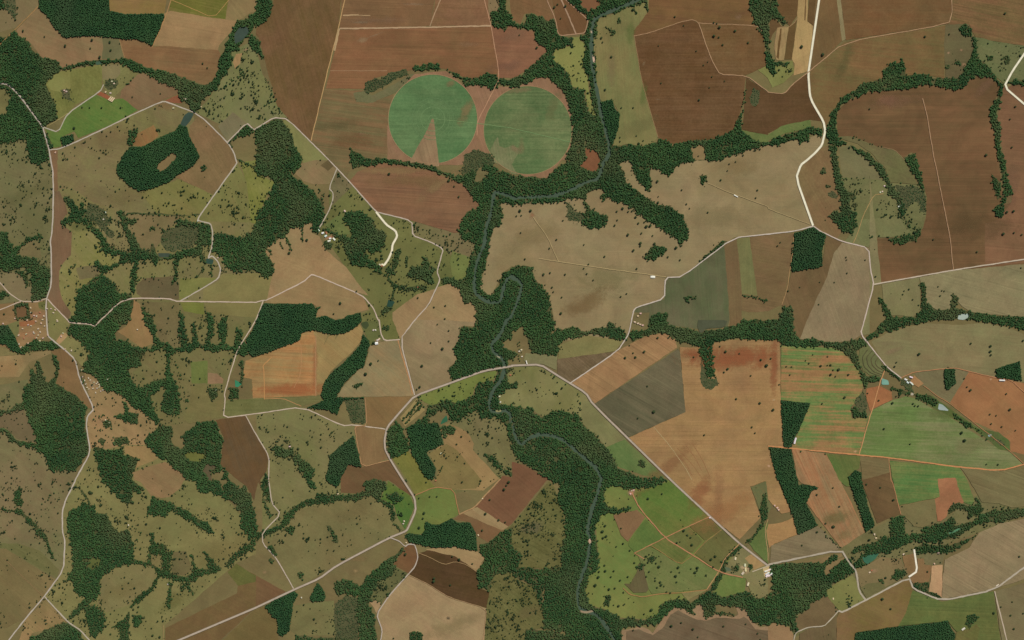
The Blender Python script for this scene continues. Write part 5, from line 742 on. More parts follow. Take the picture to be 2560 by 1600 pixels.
L;second dotted orchard line in the left middle pasture;36;.3;a3 1720 620 1780 780 1740 900 1560 900
L;thin gully trees left of the great western forest;16;.5;a3 150 770 90 830 30 900
L;gully thicket above the great western forest;12;.6;a3 360 480 430 600
L;tree line on the foot of the warm tan knoll;14;.7;a3 1260 1410 1380 1395 1440 1360
L;hedge between the small dull green plot and rusty field;7;.9;a1 1130 385 1150 470 1170 550
L;bushy boundary between green plot and light brown field;12;.7;a1 1165 830 1230 770 1300 705
L;bushes along the yellow grass edge by the dark field;14;.4;b1 60 700 130 790 190 960 230 1050
L;tree line along the edge of the dry central pasture;12;.5;b2 1500 600 1640 690 1780 720 1880 700
L;tree line beside the light green centre pasture;12;.6;b2 1800 850 1880 870 2020 930
L;scattered trees beside the orchard plots in the centre;22;.5;b3 1520 740 1600 830 1700 800
L;thin spur of trees on the slope below the river farm;10;.9;b3 1995 880 2030 960 2020 1010
L;trees edging the dark plantation tail;9;.5;b3 1615 1250 1700 1210 1790 1160
L;small crescent of trees at the foot of the plantation tail;14;.8;b3 1700 1490 1730 1440 1765 1380
L;thicket line above the wide road in the lower centre;24;.5;b4 680 440 720 500 770 590
L;bushes beside the pale speckled river pasture;24;.5;c3 620 700 650 860 640 960
L;green tree line down the strip between two dark fields;14;.95;c1 2205 860 2190 960 2180 1060 2150 1140 2135 1240
L;dark hedge between the grey and the rust fields;8;.9;d4 480 430 560 530 690 645
L;curved hedge in the green meadow at lower right;8;.7;d4 740 1130 800 1110 850 1050
L;dotted trees along the upper rim of the right olive wedge;7;.6;d1 770 1290 930 1330 1090 1400 1210 1420
L;dotted fence trees at the top of the speckled pasture;8;.6;d2 690 175 820 175 1080 190
L;dotted fence trees right of the middle wood arm;6;.6;d2 1150 208 1300 220 1420 237
L;thin hedge along the foot of the speckled pasture;7;.8;d2 960 740 1020 720 1145 735
L;bushes lining the far right stream bank;14;.6;d3 1900 990 2000 1050 2060 1130
L;dark row of trees along the white road at far right;8;.8;d3 1060 420 1120 480 1250 560
L;roadside tree row at the bottom right side road;9;.4;d4 1330 935 1380 1040 1640 1155
L;dotted tree row below the orange field road;8;.3;d3 260 1225 500 1245 700 1260
L;bushes on the bank of the lower right canal;14;.6;d4 1440 640 1500 610 1580 640 1560 680
L;trees lining the wide road near the bridge;9;.4;c3 280 440 420 550 520 610
L;thicket line beside the western road near the hamlet;10;.5;a3 720 380 770 500 800 640
L;thicket in the pale sandy slope beside the road;22;.4;a3 870 930 960 900 1040 930 1060 1060
L;bushes below the pale sandy slope;26;.4;a3 900 1010 1000 1060 1060 1130
L;scattered trees across the river farm clearing;30;.45;c3 60 200 90 300 60 380
L;dense bushes in the upper left riverside pasture;40;.4;a1 2250 620 2300 700 2150 800 2060 860
L;second dense bush belt in the upper left riverside pasture;40;.35;b1 60 700 130 830 140 960 60 1020
L;dense trees in the dry wedge beside the diagonal road;36;.4;b2 560 240 640 330 600 400
S;190,160,118;.5;20;60;40;c4 2210 860
S;200,170,128;.6;70;20;60;c4 2200 830
S;184,130,100;.7;20;60;26;b2 700 730
S;170,140,104;.5;20;50;24;b3 1150 200
S;176,126,92;.4;10;90;50;a2 350 1470
S;176,136,98;.4;10;80;40;a3 300 140
S;180,150,110;.5;40;40;60;a3 880 600
S;176,140,106;.5;20;40;14;a1 2320 470
S;170,132,104;.5;20;24;14;a1 620 870
S;170,130,98;.45;20;60;40;a3 960 960
S;180,144,108;.4;20;60;30;d4 1000 860
S;186,140,104;.6;10;26;14;c2 1260 20
S;164,136,100;.4;10;60;30;b1 1000 380
S;168,144,110;.35;0;100;14;b1 1000 210
S;160,132,100;.35;20;90;10;b1 1130 330
S;160,132,100;.3;0;120;16;b1 1500 40
S;150,116,84;.3;0;120;30;b1 2020 420
S;150,118,86;.4;0;50;14;b1 1000 1265
S;148,116,86;.35;20;40;30;c1 2140 160
S;140,114,84;.35;0;30;10;c1 1380 940
S;140,116,84;.35;60;30;12;c1 1245 600
S;150,108,80;.4;0;120;60;d1 1100 950
S;150,124,92;.4;20;120;30;d3 1180 290
S;146,130,92;.35;0;140;20;d3 1160 220
G;sand_bar;pale sand bar in the upper river beside the bright pasture;190,158,134;c1 758 525 775 530 785 570 785 600 765 580
G;sand_bar;tiny pale sand bar higher in the upper river;170,146,124;c1 742 290 756 292 758 315 744 312
G;sand_bar;pink sand bar in the lower river inside the big forest;186,150,126;c4 725 555 745 553 748 590 732 605 722 585
G;sand_bar;grey sand bank at the lower river bend;150,130,104;c4 645 1230 690 1240 760 1230 770 1245 700 1262 650 1250
G;sand_bar;small sand bank above the river road bridge;150,140,112;b3 2270 335 2300 345 2312 365 2285 352
G;sand_bar;mud bank in the river bend below the bridge;140,132,92;b3 2260 850 2320 848 2315 868 2270 872
"""

def lin(c):
    c = np.array(c, float)/255.0
    return np.where(c <= .04045, c/12.92, ((c+.055)/1.055)**2.4)
def alb(c): return np.clip(lin(c)/LIT, 0, 1)
def rgb(s): return [float(v) for v in s.split(',')]

# ------------------------------------------------------------------ helpers
PAD = 110; W_, H_ = 2560 + 2*PAD, 1600 + 2*PAD
owner = np.full((H_, W_), -1, np.int32)
K = 640.0/2419.0
def pts(s, ext=True):
    ox = oy = 0; k = K; out = []; buf = []; flags = []
    for t in s.split():
        if t[0] in 'abcd' and len(t) == 2 and t[1] in '1234':
            ox = 'abcd'.index(t[0])*640; oy = (int(t[1])-1)*400; k = K; continue
        if t == 'nn': k = 1.0; continue
        f = t.endswith('L'); t = t.rstrip('L'); buf.append(float(t))
        if len(buf) == 2:
            out.append((ox+buf[0]*k, oy+buf[1]*k)); flags.append(f); buf = []
    a = np.array(out)
    if ext:                                   # ground that meets the frame goes on beyond it
        a[:, 0] = np.where(a[:, 0] <= 1.5, -PAD+4, np.where(a[:, 0] >= 2558, 2560+PAD-4, a[:, 0]))
        a[:, 1] = np.where(a[:, 1] <= 1.5, -PAD+4, np.where(a[:, 1] >= 1598, 1600+PAD-4, a[:, 1]))
    return a, flags
def rough(a, amp, step, closed=True, seed=0):
    """split the edges and push the new points sideways a little, as field and wood edges wander"""
    r = np.random.default_rng(seed); P = list(map(np.array, a)); n = len(P); out = []
    for i in range(n if closed else n-1):
        p, q = P[i], P[(i+1) % n]; L = np.hypot(*(q-p)); out.append(p)
        k = int(min(40, L//step))
        if k and L > 0:
            nrm = np.array([-(q-p)[1], (q-p)[0]])/L; ph = r.uniform(0, 6.28, 3)
            for j in range(1, k+1):
                t = j/(k+1); e = math.sin(math.pi*t)
                o = amp*(.5*math.sin(ph[0]+L*t*.11)+.5*r.uniform(-1, 1)) * min(1, e*2.5)
                out.append(p+(q-p)*t+nrm*o)
    if not closed: out.append(P[-1])
    return np.array(out)
def inside(px, py, poly):
    x, y = poly[:, 0], poly[:, 1]; x2, y2 = np.roll(x, -1), np.roll(y, -1)
    r = np.zeros(px.shape, bool)
    for a, b, c, e in zip(x, y, x2, y2):
        if b == e: continue
        m = ((b > py) != (e > py))
        r ^= m & (px < (c-a)*(py-b)/(e-b)+a)
    return r
lvl = np.zeros((H_, W_), np.int16)       # how many sheets already lie at each place
def fill(poly, val, raise_=False):
    """scanline fill of the survey grid (even-odd); returns the layer on which the sheet can lie"""
    x, y = poly[:, 0]+PAD, poly[:, 1]+PAD; x2, y2 = np.roll(x, -1), np.roll(y, -1)
    y0 = max(0, int(y.min())-1); y1 = min(H_-1, int(y.max())+1); L = 0; sp = []
    for r in range(y0, y1+1):
        yc = r+.5; m = (y > yc) != (y2 > yc)
        if not m.any(): continue
        xs = np.sort(x[m]+(yc-y[m])*(x2[m]-x[m])/(y2[m]-y[m]))
        for a, b in zip(xs[::2], xs[1::2]):
            i, j = max(0, int(math.ceil(a-.5))), min(W_, int(b+.5))
            if j > i: owner[r, i:j] = val
            i, j = max(0, int(a)-2), min(W_, int(b)+3)
            if j > i: sp.append((r, i, j)); L = max(L, int(lvl[r, i:j].max()))
    if raise_:
        for r, i, j in sp:
            q = lvl[max(0, r-1):r+2, i:j]; np.maximum(q, L+1, out=q)
    return L
def fill_level(poly):
    q = np.asarray(poly); r = rough(q, 0, 3, True)
    return int(lvl[np.clip(r[:, 1]+PAD, 0, H_-1).astype(int), np.clip(r[:, 0]+PAD, 0, W_-1).astype(int)].max())
def stroke(line, wid):
    """the closed outline of a ribbon along a line, with mitred corners"""
    p = np.asarray(line, float); d = np.diff(p, axis=0); L = np.hypot(d[:, 0], d[:, 1]); keep = np.r_[True, L > .01]
    p = p[keep]; d = np.diff(p, axis=0); d /= np.hypot(d[:, 0], d[:, 1])[:, None]; n = np.c_[-d[:, 1], d[:, 0]]
    nn = np.r_[n[:1], n[:-1]+n[1:], n[-1:]]; nn /= np.maximum(np.hypot(nn[:, 0], nn[:, 1]), .2)[:, None]
    c = np.r_[1, np.maximum((nn[1:-1]*n[1:]).sum(1), .6), 1] if len(p) > 2 else np.ones(len(p))
    off = nn*(wid/2/c)[:, None]
    return p+off, p-off
def world(a): a = np.asarray(a, float); return np.c_[(a[:, 0]-1280)*S, (800-a[:, 1])*S]
def tag(o, label, cat, kind=None, group=None):
    o['label'] = label; o['category'] = cat
    if kind: o['kind'] = kind
    if group: o['group'] = group
    return o
def link(o, parent=None):
    C.objects.link(o)
    if parent: o.parent = parent
    return o
def setattrs(me, **kw):
    for k, v in kw.items():
        at = me.attributes.new(k, 'FLOAT_COLOR', 'POINT'); n = len(me.vertices)
        a = np.ones((n, 4), np.float32); v = np.asarray(v, np.float32)
        if v.ndim == 1: a[:, :len(v)] = v
        else: a[:, :v.shape[1]] = v
        at.data.foreach_set('color', a.ravel())
def mesh(name, v, f, smooth=False):
    """fast mesh from an (n,3) and an (m,3|4) array"""
    me = bpy.data.meshes.new(name); v = np.asarray(v, np.float32); f = np.asarray(f, np.int32); k = f.shape[1]
    me.vertices.add(len(v)); me.vertices.foreach_set('co', v.ravel())
    me.loops.add(f.size); me.loops.foreach_set('vertex_index', f.ravel())
    me.polygons.add(len(f)); me.polygons.foreach_set('loop_start', np.arange(0, f.size, k, dtype=np.int32))
    me.polygons.foreach_set('loop_total', np.full(len(f), k, np.int32))
    me.update(calc_edges=True); me.validate(clean_customdata=False)
    return me
# ------------------------------------------------------------------ materials
def newmat(name, rough_=.95, spec=.1):
    m = bpy.data.materials.new(name); m.use_nodes = True; n = m.node_tree.nodes; b = n['Principled BSDF']
    b.inputs['Roughness'].default_value = rough_; b.inputs['Specular IOR Level'].default_value = spec
    return m, m.node_tree, b
class G:
    """small node writer"""
    def __init__(s, nt): s.nt = nt
    def __call__(s, typ, *ins, **kw):
        n = s.nt.nodes.new(typ)
        for k, v in kw.items():
            if not k.startswith('_'): setattr(n, k, v)
        for i, v in enumerate(ins):
            if v is None: continue
            if hasattr(v, 'is_output') or isinstance(v, bpy.types.NodeSocket): s.nt.links.new(v, n.inputs[i])
            else: n.inputs[i].default_value = v
        return n
    def math(s, op, a, b=0.0, c=0.0, clamp=False):
        n = s('ShaderNodeMath', a, b, c, operation=op); n.use_clamp = clamp; return n.outputs[0]
    def noise(s, vec, scale, detail=2, rough=.5, dist=0):
        n = s('ShaderNodeTexNoise'); s.nt.links.new(vec, n.inputs['Vector']); n.inputs['Scale'].default_value = scale
        n.inputs['Detail'].default_value = detail; n.inputs['Roughness'].default_value = rough
        n.inputs['Distortion'].default_value = dist
        return n.outputs['Fac']
    def attr(s, name): return s('ShaderNodeAttribute', attribute_name=name)
    def mapr(s, v, a, b, c, d): return s('ShaderNodeMapRange', v, a, b, c, d).outputs[0]
    def mix(s, f, a, b, mode='MIX'):
        n = s.nt.nodes.new('ShaderNodeMix'); n.data_type = 'RGBA'; n.blend_type = mode; n.clamp_factor = True
        for i, v in ((0, f), (6, a), (7, b)):
            if isinstance(v, bpy.types.NodeSocket): s.nt.links.new(v, n.inputs[i])
            else: n.inputs[i].default_value = v
        return n.outputs[2]

def ground_material():
    """soil, stubble and grass: two colours, turning with a large mottle and with the rows the field was worked in"""
    m, nt, b = newmat('field_soil'); g = G(nt)
    ca, cb, pr = g.attr('ca').outputs['Color'], g.attr('cb').outputs['Color'], g.attr('pr').outputs['Color']
    sp = g('ShaderNodeSeparateColor', pr); ang, stk, sed = sp.outputs[0], sp.outputs[1], sp.outputs[2]
    pos = g('ShaderNodeNewGeometry').outputs['Position']
    off = g('ShaderNodeCombineXYZ', g.math('MULTIPLY', sed, 9000.0), g.math('MULTIPLY', sed, -5000.0), 0.0).outputs[0]
    rot = g('ShaderNodeVectorRotate', rotation_type='Z_AXIS'); nt.links.new(pos, rot.inputs['Vector']); nt.links.new(ang, rot.inputs['Angle'])
    p = g('ShaderNodeVectorMath', rot.outputs[0], off, operation='ADD').outputs[0]
    s1 = g.noise(g('ShaderNodeVectorMath', p, (1/420, 1/15, 0), operation='MULTIPLY').outputs[0], 1, 3, .6, .25)
    s2 = g.noise(g('ShaderNodeVectorMath', p, (1/900, 1/48, 0), operation='MULTIPLY').outputs[0], 1, 3, .55, .3)
    L1 = g.noise(p, 1/520, 4, .55, .6); L2 = g.noise(p, 1/110, 4, .6, .4); L3 = g.noise(p, 1/14, 3, .7); L4 = g.noise(p, 1/4.5, 1, .5)
    f = g.math('MULTIPLY_ADD', g.math('SUBTRACT', L1, .5), 2.6, .5)
    f = g.math('MULTIPLY_ADD', g.math('SUBTRACT', L2, .5), 1.3, f)
    ss = g.math('ADD', g.math('MULTIPLY', g.math('SUBTRACT', s1, .5), 3.2), g.math('MULTIPLY', g.math('SUBTRACT', s2, .5), 4.4))
    f = g.math('MULTIPLY_ADD', ss, stk, f)
    f = g.math('MULTIPLY_ADD', g.math('SUBTRACT', L3, .5), .9, f, clamp=True)
    col = g.mix(f, ca, cb)
    # grain: clods, tussocks and small bare spots
    v = g.math('MULTIPLY_ADD', g.math('SUBTRACT', L3, .5), .42, 1.0)
    v = g.math('MULTIPLY_ADD', g.math('SUBTRACT', L4, .5), .34, v)
    v = g.math('MULTIPLY_ADD', g.math('MULTIPLY', g.math('SUBTRACT', s1, .5), g.math('ADD', stk, .25)), .38, v)
    v = g.math('MULTIPLY_ADD', g.math('SUBTRACT', L2, .5), .22, v)
    s3 = g.noise(g('ShaderNodeVectorMath', p, (1/620, 1/8.5, 0), operation='MULTIPLY').outputs[0], 1, 1, .5, .12)
    lt = g('ShaderNodeMapRange', s3, .6, .68, 0.0, 1.0).outputs[0]; dk = g('ShaderNodeMapRange', s3, .40, .33, 0.0, 1.0).outputs[0]
    v = g.math('MULTIPLY_ADD', g.math('MULTIPLY', g.math('SUBTRACT', lt, dk), g.math('MINIMUM', stk, .45)), .34, v)
    sp_ = g('ShaderNodeMapRange', g.noise(p, 1/9, 1, .5), .72, .78, 0.0, 1.0).outputs[0]
    v = g.math('MULTIPLY_ADD', g.math('MULTIPLY', sp_, g('ShaderNodeMapRange', g.noise(p, 1/240, 2), .45, .6, 0.0, 1.0).outputs[0]), .22, v)
    col = g('ShaderNodeVectorMath', col, v, operation='SCALE'); nt.links.new(v, col.inputs['Scale'])
    # damper, greener ground against drier, pinker ground, over hundreds of metres and again over tens
    h1 = g.noise(p, 1/300, 4, .62, .8); h2 = g.noise(g('ShaderNodeVectorMath', p, (1/160, 1/60, 0), operation='MULTIPLY').outputs[0], 1, 3, .6, .4)
    hf = g.math('MULTIPLY_ADD', g.math('SUBTRACT', h2, .5), .9, g.math('MULTIPLY_ADD', g.math('SUBTRACT', h1, .5), 1.5, .5), clamp=True)
    hue = g.mix(hf, (1.06, .965, .96, 1), (.95, 1.03, .97, 1))
    col = g.mix(1.0, col.outputs[0], hue, 'MULTIPLY')
    w1 = g.noise(p, 1/190, 5, .68, .9)
    vv = g.math('MULTIPLY_ADD', g.math('SUBTRACT', w1, .5), .75, 1.0)
    c2 = g('ShaderNodeVectorMath', col, operation='SCALE'); nt.links.new(vv, c2.inputs['Scale'])
    nt.links.new(c2.outputs[0], b.inputs['Base Color'])
    return m
def foliage_material(name, dark, light, yellow):
    m, nt, b = newmat(name, .8, .15); g = G(nt)
    t = g('ShaderNodeSeparateColor', g.attr('tint').outputs['Color']).outputs[0]
    pos = g('ShaderNodeNewGeometry').outputs['Position']
    L1 = g.noise(pos, 1/260, 3, .6); L2 = g.noise(pos, 1/60, 2, .5)
    f = g.math('MULTIPLY_ADD', g.math('SUBTRACT', L1, .5), 2.0, t)
    f = g.math('MULTIPLY_ADD', g.math('SUBTRACT', L2, .5), .8, f, clamp=True)
    c = g.mix(f, [*alb(dark), 1], [*alb(light), 1])
    L3 = g.noise(pos, 1/330, 2, .5, .5); y = g.mapr(L3, .50, .70, 0, .6)
    c = g.mix(y, c, [*alb(yellow), 1])
    nt.links.new(c, b.inputs['Base Color'])
    return m
def road_material():
    m, nt, b = newmat('road_dirt'); g = G(nt); ca = g.attr('ca').outputs['Color']
    pos = g('ShaderNodeNewGeometry').outputs['Position']
    v = g.math('MULTIPLY_ADD', g.math('SUBTRACT', g.noise(pos, 1/30, 4, .7), .5), .55, 1.0)
    v = g.math('MULTIPLY_ADD', g.math('SUBTRACT', g.noise(pos, 1/5, 2, .6), .5), .3, v)
    col = g('ShaderNodeVectorMath', ca, operation='SCALE'); nt.links.new(v, col.inputs['Scale'])
    nt.links.new(col.outputs[0], b.inputs['Base Color'])
    return m
def stain_material():
    m, nt, b = newmat('soil_change'); g = G(nt); ca = g.attr('ca').outputs['Color']; pr = g('ShaderNodeSeparateColor', g.attr('pr').outputs['Color'])
    pos = g('ShaderNodeNewGeometry').outputs['Position']
    n1 = g.noise(pos, 1/90, 4, .6, .4); n2 = g.noise(pos, 1/16, 2, .6)
    e = g.math('MULTIPLY_ADD', g.math('SUBTRACT', n1, .5), 1.5, pr.outputs[0])
    e = g.math('MULTIPLY_ADD', g.math('SUBTRACT', n2, .5), .5, e)
    a = g.math('MULTIPLY', g.math('MULTIPLY', g('ShaderNodeMapRange', e, .15, .85, 0.0, 1.0, interpolation_type='SMOOTHSTEP').outputs[0], pr.outputs[1]),
               g('ShaderNodeMapRange', pr.outputs[0], 0.0, .25, 0.0, 1.0).outputs[0])
    v = g.math('MULTIPLY_ADD', g.math('SUBTRACT', n2, .5), .4, 1.0)
    col = g('ShaderNodeVectorMath', ca, operation='SCALE'); nt.links.new(v, col.inputs['Scale'])
    nt.links.new(col.outputs[0], b.inputs['Base Color']); nt.links.new(a, b.inputs['Alpha'])
    return m
def water_material():
    m, nt, b = newmat('water', .7, .08); g = G(nt); ca = g.attr('ca').outputs['Color']
    pos = g('ShaderNodeNewGeometry').outputs['Position']
    v = g.math('MULTIPLY_ADD', g.math('SUBTRACT', g.noise(pos, 1/40, 3, .6), .5), .5, 1.0)
    col = g('ShaderNodeVectorMath', ca, operation='SCALE'); nt.links.new(v, col.inputs['Scale'])
    nt.links.new(col.outputs[0], b.inputs['Base Color'])
    bp = g('ShaderNodeBump'); bp.inputs['Strength'].default_value = .2; bp.inputs['Distance'].default_value = .3
    nt.links.new(g.noise(pos, 1/3, 2), bp.inputs['Height']); nt.links.new(bp.outputs[0], b.inputs['Normal'])
    return m
def roof_material(name, c, c2):
    m, nt, b = newmat(name, .7, .2); g = G(nt)
    pos = g('ShaderNodeTexCoord').outputs['Object']
    f = g.noise(pos, .6, 3, .7); w_ = g('ShaderNodeTexWave', pos); w_.inputs['Scale'].default_value = 2.0
    col = g.mix(g.math('MULTIPLY_ADD', w_.outputs['Fac'], .25, g.mapr(f, .35, .7, 0, .8)), [*alb(c), 1], [*alb(c2), 1])
    nt.links.new(col, b.inputs['Base Color']); return m
M_ground = ground_material(); M_road = road_material(); M_stain = stain_material(); M_water = water_material()
M_leaf = {'nat': foliage_material('forest_leaves', (40, 67, 36), (61, 87, 45), (86, 91, 56)),
          'euc': foliage_material('plantation_leaves', (38, 67, 38), (52, 82, 44), (64, 82, 50)),
          'scr': foliage_material('scrub_leaves', (48, 68, 40), (74, 90, 52), (90, 88, 58)),
          'tree': foliage_material('tree_leaves', (34, 50, 27), (52, 68, 36), (66, 72, 42))}
M_bark, _, _b = newmat('bark'); _b.inputs['Base Color'].default_value = (.09, .065, .045, 1)

def sheet(name, poly, mat, z, ca, cb, ang, stk, seed):
    """a flat piece of ground: the polygon is triangulated and only the triangles inside it are kept"""
    n = len(poly); v2, e2, f2, *_ = delaunay_2d_cdt([Vector(p) for p in poly], [(i, (i+1) % n) for i in range(n)], [], 0, 1e-4)
    v = np.array([(p.x, p.y) for p in v2]); f = np.array([t for t in f2 if len(t) == 3])
    c = v[f].mean(1); f = f[inside(c[:, 0], c[:, 1], poly)]
    a = v[f[:, 1]]-v[f[:, 0]]; b = v[f[:, 2]]-v[f[:, 0]]; flip = (a[:, 0]*b[:, 1]-a[:, 1]*b[:, 0]) > 0
    f[flip] = f[flip][:, ::-1]                # image y runs down, so this turns them all to face the sky
    wv = world(v); me = mesh(name, np.c_[wv, np.full(len(wv), z)], f)
    setattrs(me, ca=alb(ca), cb=alb(cb), pr=[ang, stk, seed]); me.materials.append(mat)
    return bpy.data.objects.new(name, me)
def ribbon(name, line, wid, mat, z, col, vary=0):
    if vary and len(line) > 2:                # worn edges: the width wanders along the way
        line = rough(line, .25, 4, False, int(wid*100)); line = line[np.r_[True, np.hypot(*np.diff(line, axis=0).T) > .01]]
    l, r = stroke(line, wid); n = len(l)
    if vary:
        q = np.random.default_rng(n).normal(0, 1, (2, n)); q = (q+np.roll(q, 1, 1)+np.roll(q, 2, 1))/1.73
        c = (l+r)/2; l = c+(l-c)*(1+vary*q[0])[:, None]; r = c+(r-c)*(1+vary*q[1])[:, None]
    v = np.r_[l, r]; i = np.arange(n-1)
    f = np.c_[i, i+1, n+i+1, n+i]; wv = world(v)
    me = mesh(name, np.c_[wv, np.full(len(wv), z)], f)
    if len(me.polygons) and me.polygons[0].normal.z < 0: me.flip_normals()
    setattrs(me, ca=alb(col), cb=alb(col), pr=[0, .1, .3]); me.materials.append(mat)
    return bpy.data.objects.new(name, me)
def smooth(a, n=2, k=.25):
    a = np.asarray(a, float)
    for _ in range(n):
        if len(a) < 3: return a
        q = a[:-1]*.85+a[1:]*.15; r = a[:-1]*.15+a[1:]*.85
        a = np.r_[a[:1], np.stack([q, r], 1).reshape(-1, 2)[1:-1], a[-1:]]
    return a

# ------------------------------------------------------------------ crowns: irregular domes of 25 faces
def crowns(name, P, rad, hgt, tint, mat, base=.25, lumps=5):
    """many tree crowns in one mesh, each an uneven closed lump on the ground point P"""
    n = len(P); k = lumps; a0 = rng.uniform(0, 6.28, n)
    ang = np.arange(k)*2*math.pi/k
    rings = [(0.58, .92), (1.0, .62), (.62, base)]
    V = [np.c_[P[:, 0]+rng.normal(0, .12, n)*rad, P[:, 1]+rng.normal(0, .12, n)*rad, hgt]]
    for q, (rr, zz) in enumerate(rings):
        for a in ang:
            th = a0+a+q*math.pi/k; r_ = rad*rr*rng.uniform(.74, 1.26, n)
            V.append(np.c_[P[:, 0]+np.cos(th)*r_, P[:, 1]+np.sin(th)*r_, hgt*zz*rng.uniform(.88, 1.12, n)])
    m_ = len(V); v = np.stack(V, 1).reshape(-1, 3); F = []
    for i in range(k):
        j = (i+1) % k
        F.append((0, 1+i, 1+j))
        for q in range(2):
            A, B = 1+q*k, 1+(q+1)*k
            F += [(A+i, B+i, A+j), (A+j, B+i, B+j)]
    F = np.array(F); f = (F[None]+(np.arange(n)*m_)[:, None, None]).reshape(-1, 3)
    me = mesh(name, v, f); t = np.repeat(tint, m_)
    setattrs(me, tint=np.c_[t, t, t]); me.materials.append(mat)
    return bpy.data.objects.new(name, me)

# ------------------------------------------------------------------ the land
def put(o, lab, cat, kind='structure', group=None): link(o); return tag(o, lab, cat, kind, group)
base = np.array([(-9000, -9000), (11560, -9000), (11560, 10600), (-9000, 10600)], float)
put(sheet('ground', base, M_ground, 0.0, (116, 104, 66), (106, 92, 60), .3, .1, .11), 'plain olive brown farmland under and beyond the fields', 'ground')
DZ = .05
lines = [l for l in DATA.strip().splitlines() if l and l[0] != '#']
info = []; dens = []; roads = []; stains = []; rows_T = []; rows_H = []
CAT = {'pasture': 'pasture', 'fallow_field': 'field', 'ploughed_field': 'field', 'crop_field': 'field', 'bare_field': 'field', 'bare_patch': 'bare ground'}
lv_of = {}
for n_, ln in enumerate(lines):
    p = ln.split(';')
    if p[0] == 'F':
        _, nm, lab, a, b, ang, stk, dn, geo = p
        if geo.startswith('circle'):
            q = geo.split(); t = np.arange(96)/96*2*math.pi
            poly = np.c_[float(q[1])+float(q[3])*np.cos(t), float(q[2])+float(q[3])*np.sin(t)]
        else:
            poly = rough(pts(geo)[0], 1.0, 7, True, n_)
        i = len(info); info.append(('F', nm, lab)); dens.append(float(dn)); z = .15+DZ*fill(poly, i, True)
        o = put(sheet(nm, poly, M_ground, z, rgb(a), rgb(b), R(float(ang)), float(stk), (n_*.377) % 1), lab, CAT[nm])
    elif p[0] == 'W':
        _, nm, lab, typ, dn, geo = p
        base_ = pts(geo)[0]; amp = 1.2 if typ == 'euc' else (2.2 if nm == 'tree_belt' else 4.2)
        poly = rough(rough(base_, amp, 14, True, n_), amp*.45, 4, True, n_+9)
        i = len(info); info.append(('W', nm, lab, typ)); dens.append(float(dn)); z = .15+DZ*fill(poly, i, True)
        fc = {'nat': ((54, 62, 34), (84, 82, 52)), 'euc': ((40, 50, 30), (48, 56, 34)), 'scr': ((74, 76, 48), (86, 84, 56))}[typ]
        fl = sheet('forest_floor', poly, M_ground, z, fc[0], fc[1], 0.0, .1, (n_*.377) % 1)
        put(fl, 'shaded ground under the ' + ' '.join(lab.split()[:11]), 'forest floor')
    elif p[0] == 'L':
        _, lab, wd, dn, geo = p; l, r = stroke(rough(pts(geo)[0], 1.5, 6, False, n_), float(wd)*K*.8)
        i = len(info); info.append(('L', 'hedgerow', lab, 'nat')); dens.append(float(dn)); fill(np.r_[l, r[::-1]], i)
    elif p[0] in 'RPCG': roads.append(p)
    elif p[0] == 'S': stains.append(p)
    elif p[0] == 'T': rows_T.append(p)
    elif p[0] == 'H': rows_H.append(p)
ZTOP = .15+DZ*(int(lvl.max())+1); print("levels", lvl.max())

# soil changes inside the fields: shapes with a ragged fading edge
for q, p in enumerate(stains):
    _, c, st, ang, rx, ry, geo = p; (cx, cy), = pts(geo, False)[0]; rx = float(rx)*K; ry = float(ry)*K
    nr, na = 7, 28; V = [(0, 0)]; E = [1.0]
    for r_ in range(1, nr+1):
        for a in range(na):
            t = a/na*2*math.pi; V.append((r_/nr*math.cos(t)*1.3, r_/nr*math.sin(t)*1.3)); E.append(1-r_/nr)
    V = np.array(V); ca_, sa_ = math.cos(R(-float(ang))), math.sin(R(-float(ang)))
    x = V[:, 0]*rx; y = V[:, 1]*ry; P = np.c_[cx+x*ca_-y*sa_, cy+x*sa_+y*ca_]
    F = [(0, 1+a, 1+(a+1) % na) for a in range(na)]
    for r_ in range(nr-1):
        for a in range(na):
            A = 1+r_*na+a; B = 1+r_*na+(a+1) % na; F += [(A, A+na, B+na), (A, B+na, B)]
    z0 = .15+DZ*(fill_level(P[1+(nr-1)*na:])+1)+.01*(q % 5)
    wv = world(P); me = mesh('soil_patch', np.c_[wv, np.full(len(wv), z0)], F)
    setattrs(me, ca=alb(rgb(c)), pr=np.c_[E, np.full(len(E), float(st)), np.zeros(len(E))]); me.materials.append(M_stain)
    if me.polygons[0].normal.z < 0: me.flip_normals()
    r0 = rgb(c); tone = 'greenish' if r0[1] > r0[0] else ('reddish' if r0[0] > r0[1]*1.35 else 'tan')
    if sum(r0) > 420: tone = 'pale'
    k = owner[int(min(max(cy+PAD, 0), H_-1)), int(min(max(cx+PAD, 0), W_-1))]
    where = ' '.join(info[k][2].split()[:10]) if k >= 0 else 'open land'
    put(bpy.data.objects.new('soil_patch', me), f'{tone} soil patch in the {where}', 'soil patch')
ZR = ZTOP+.3

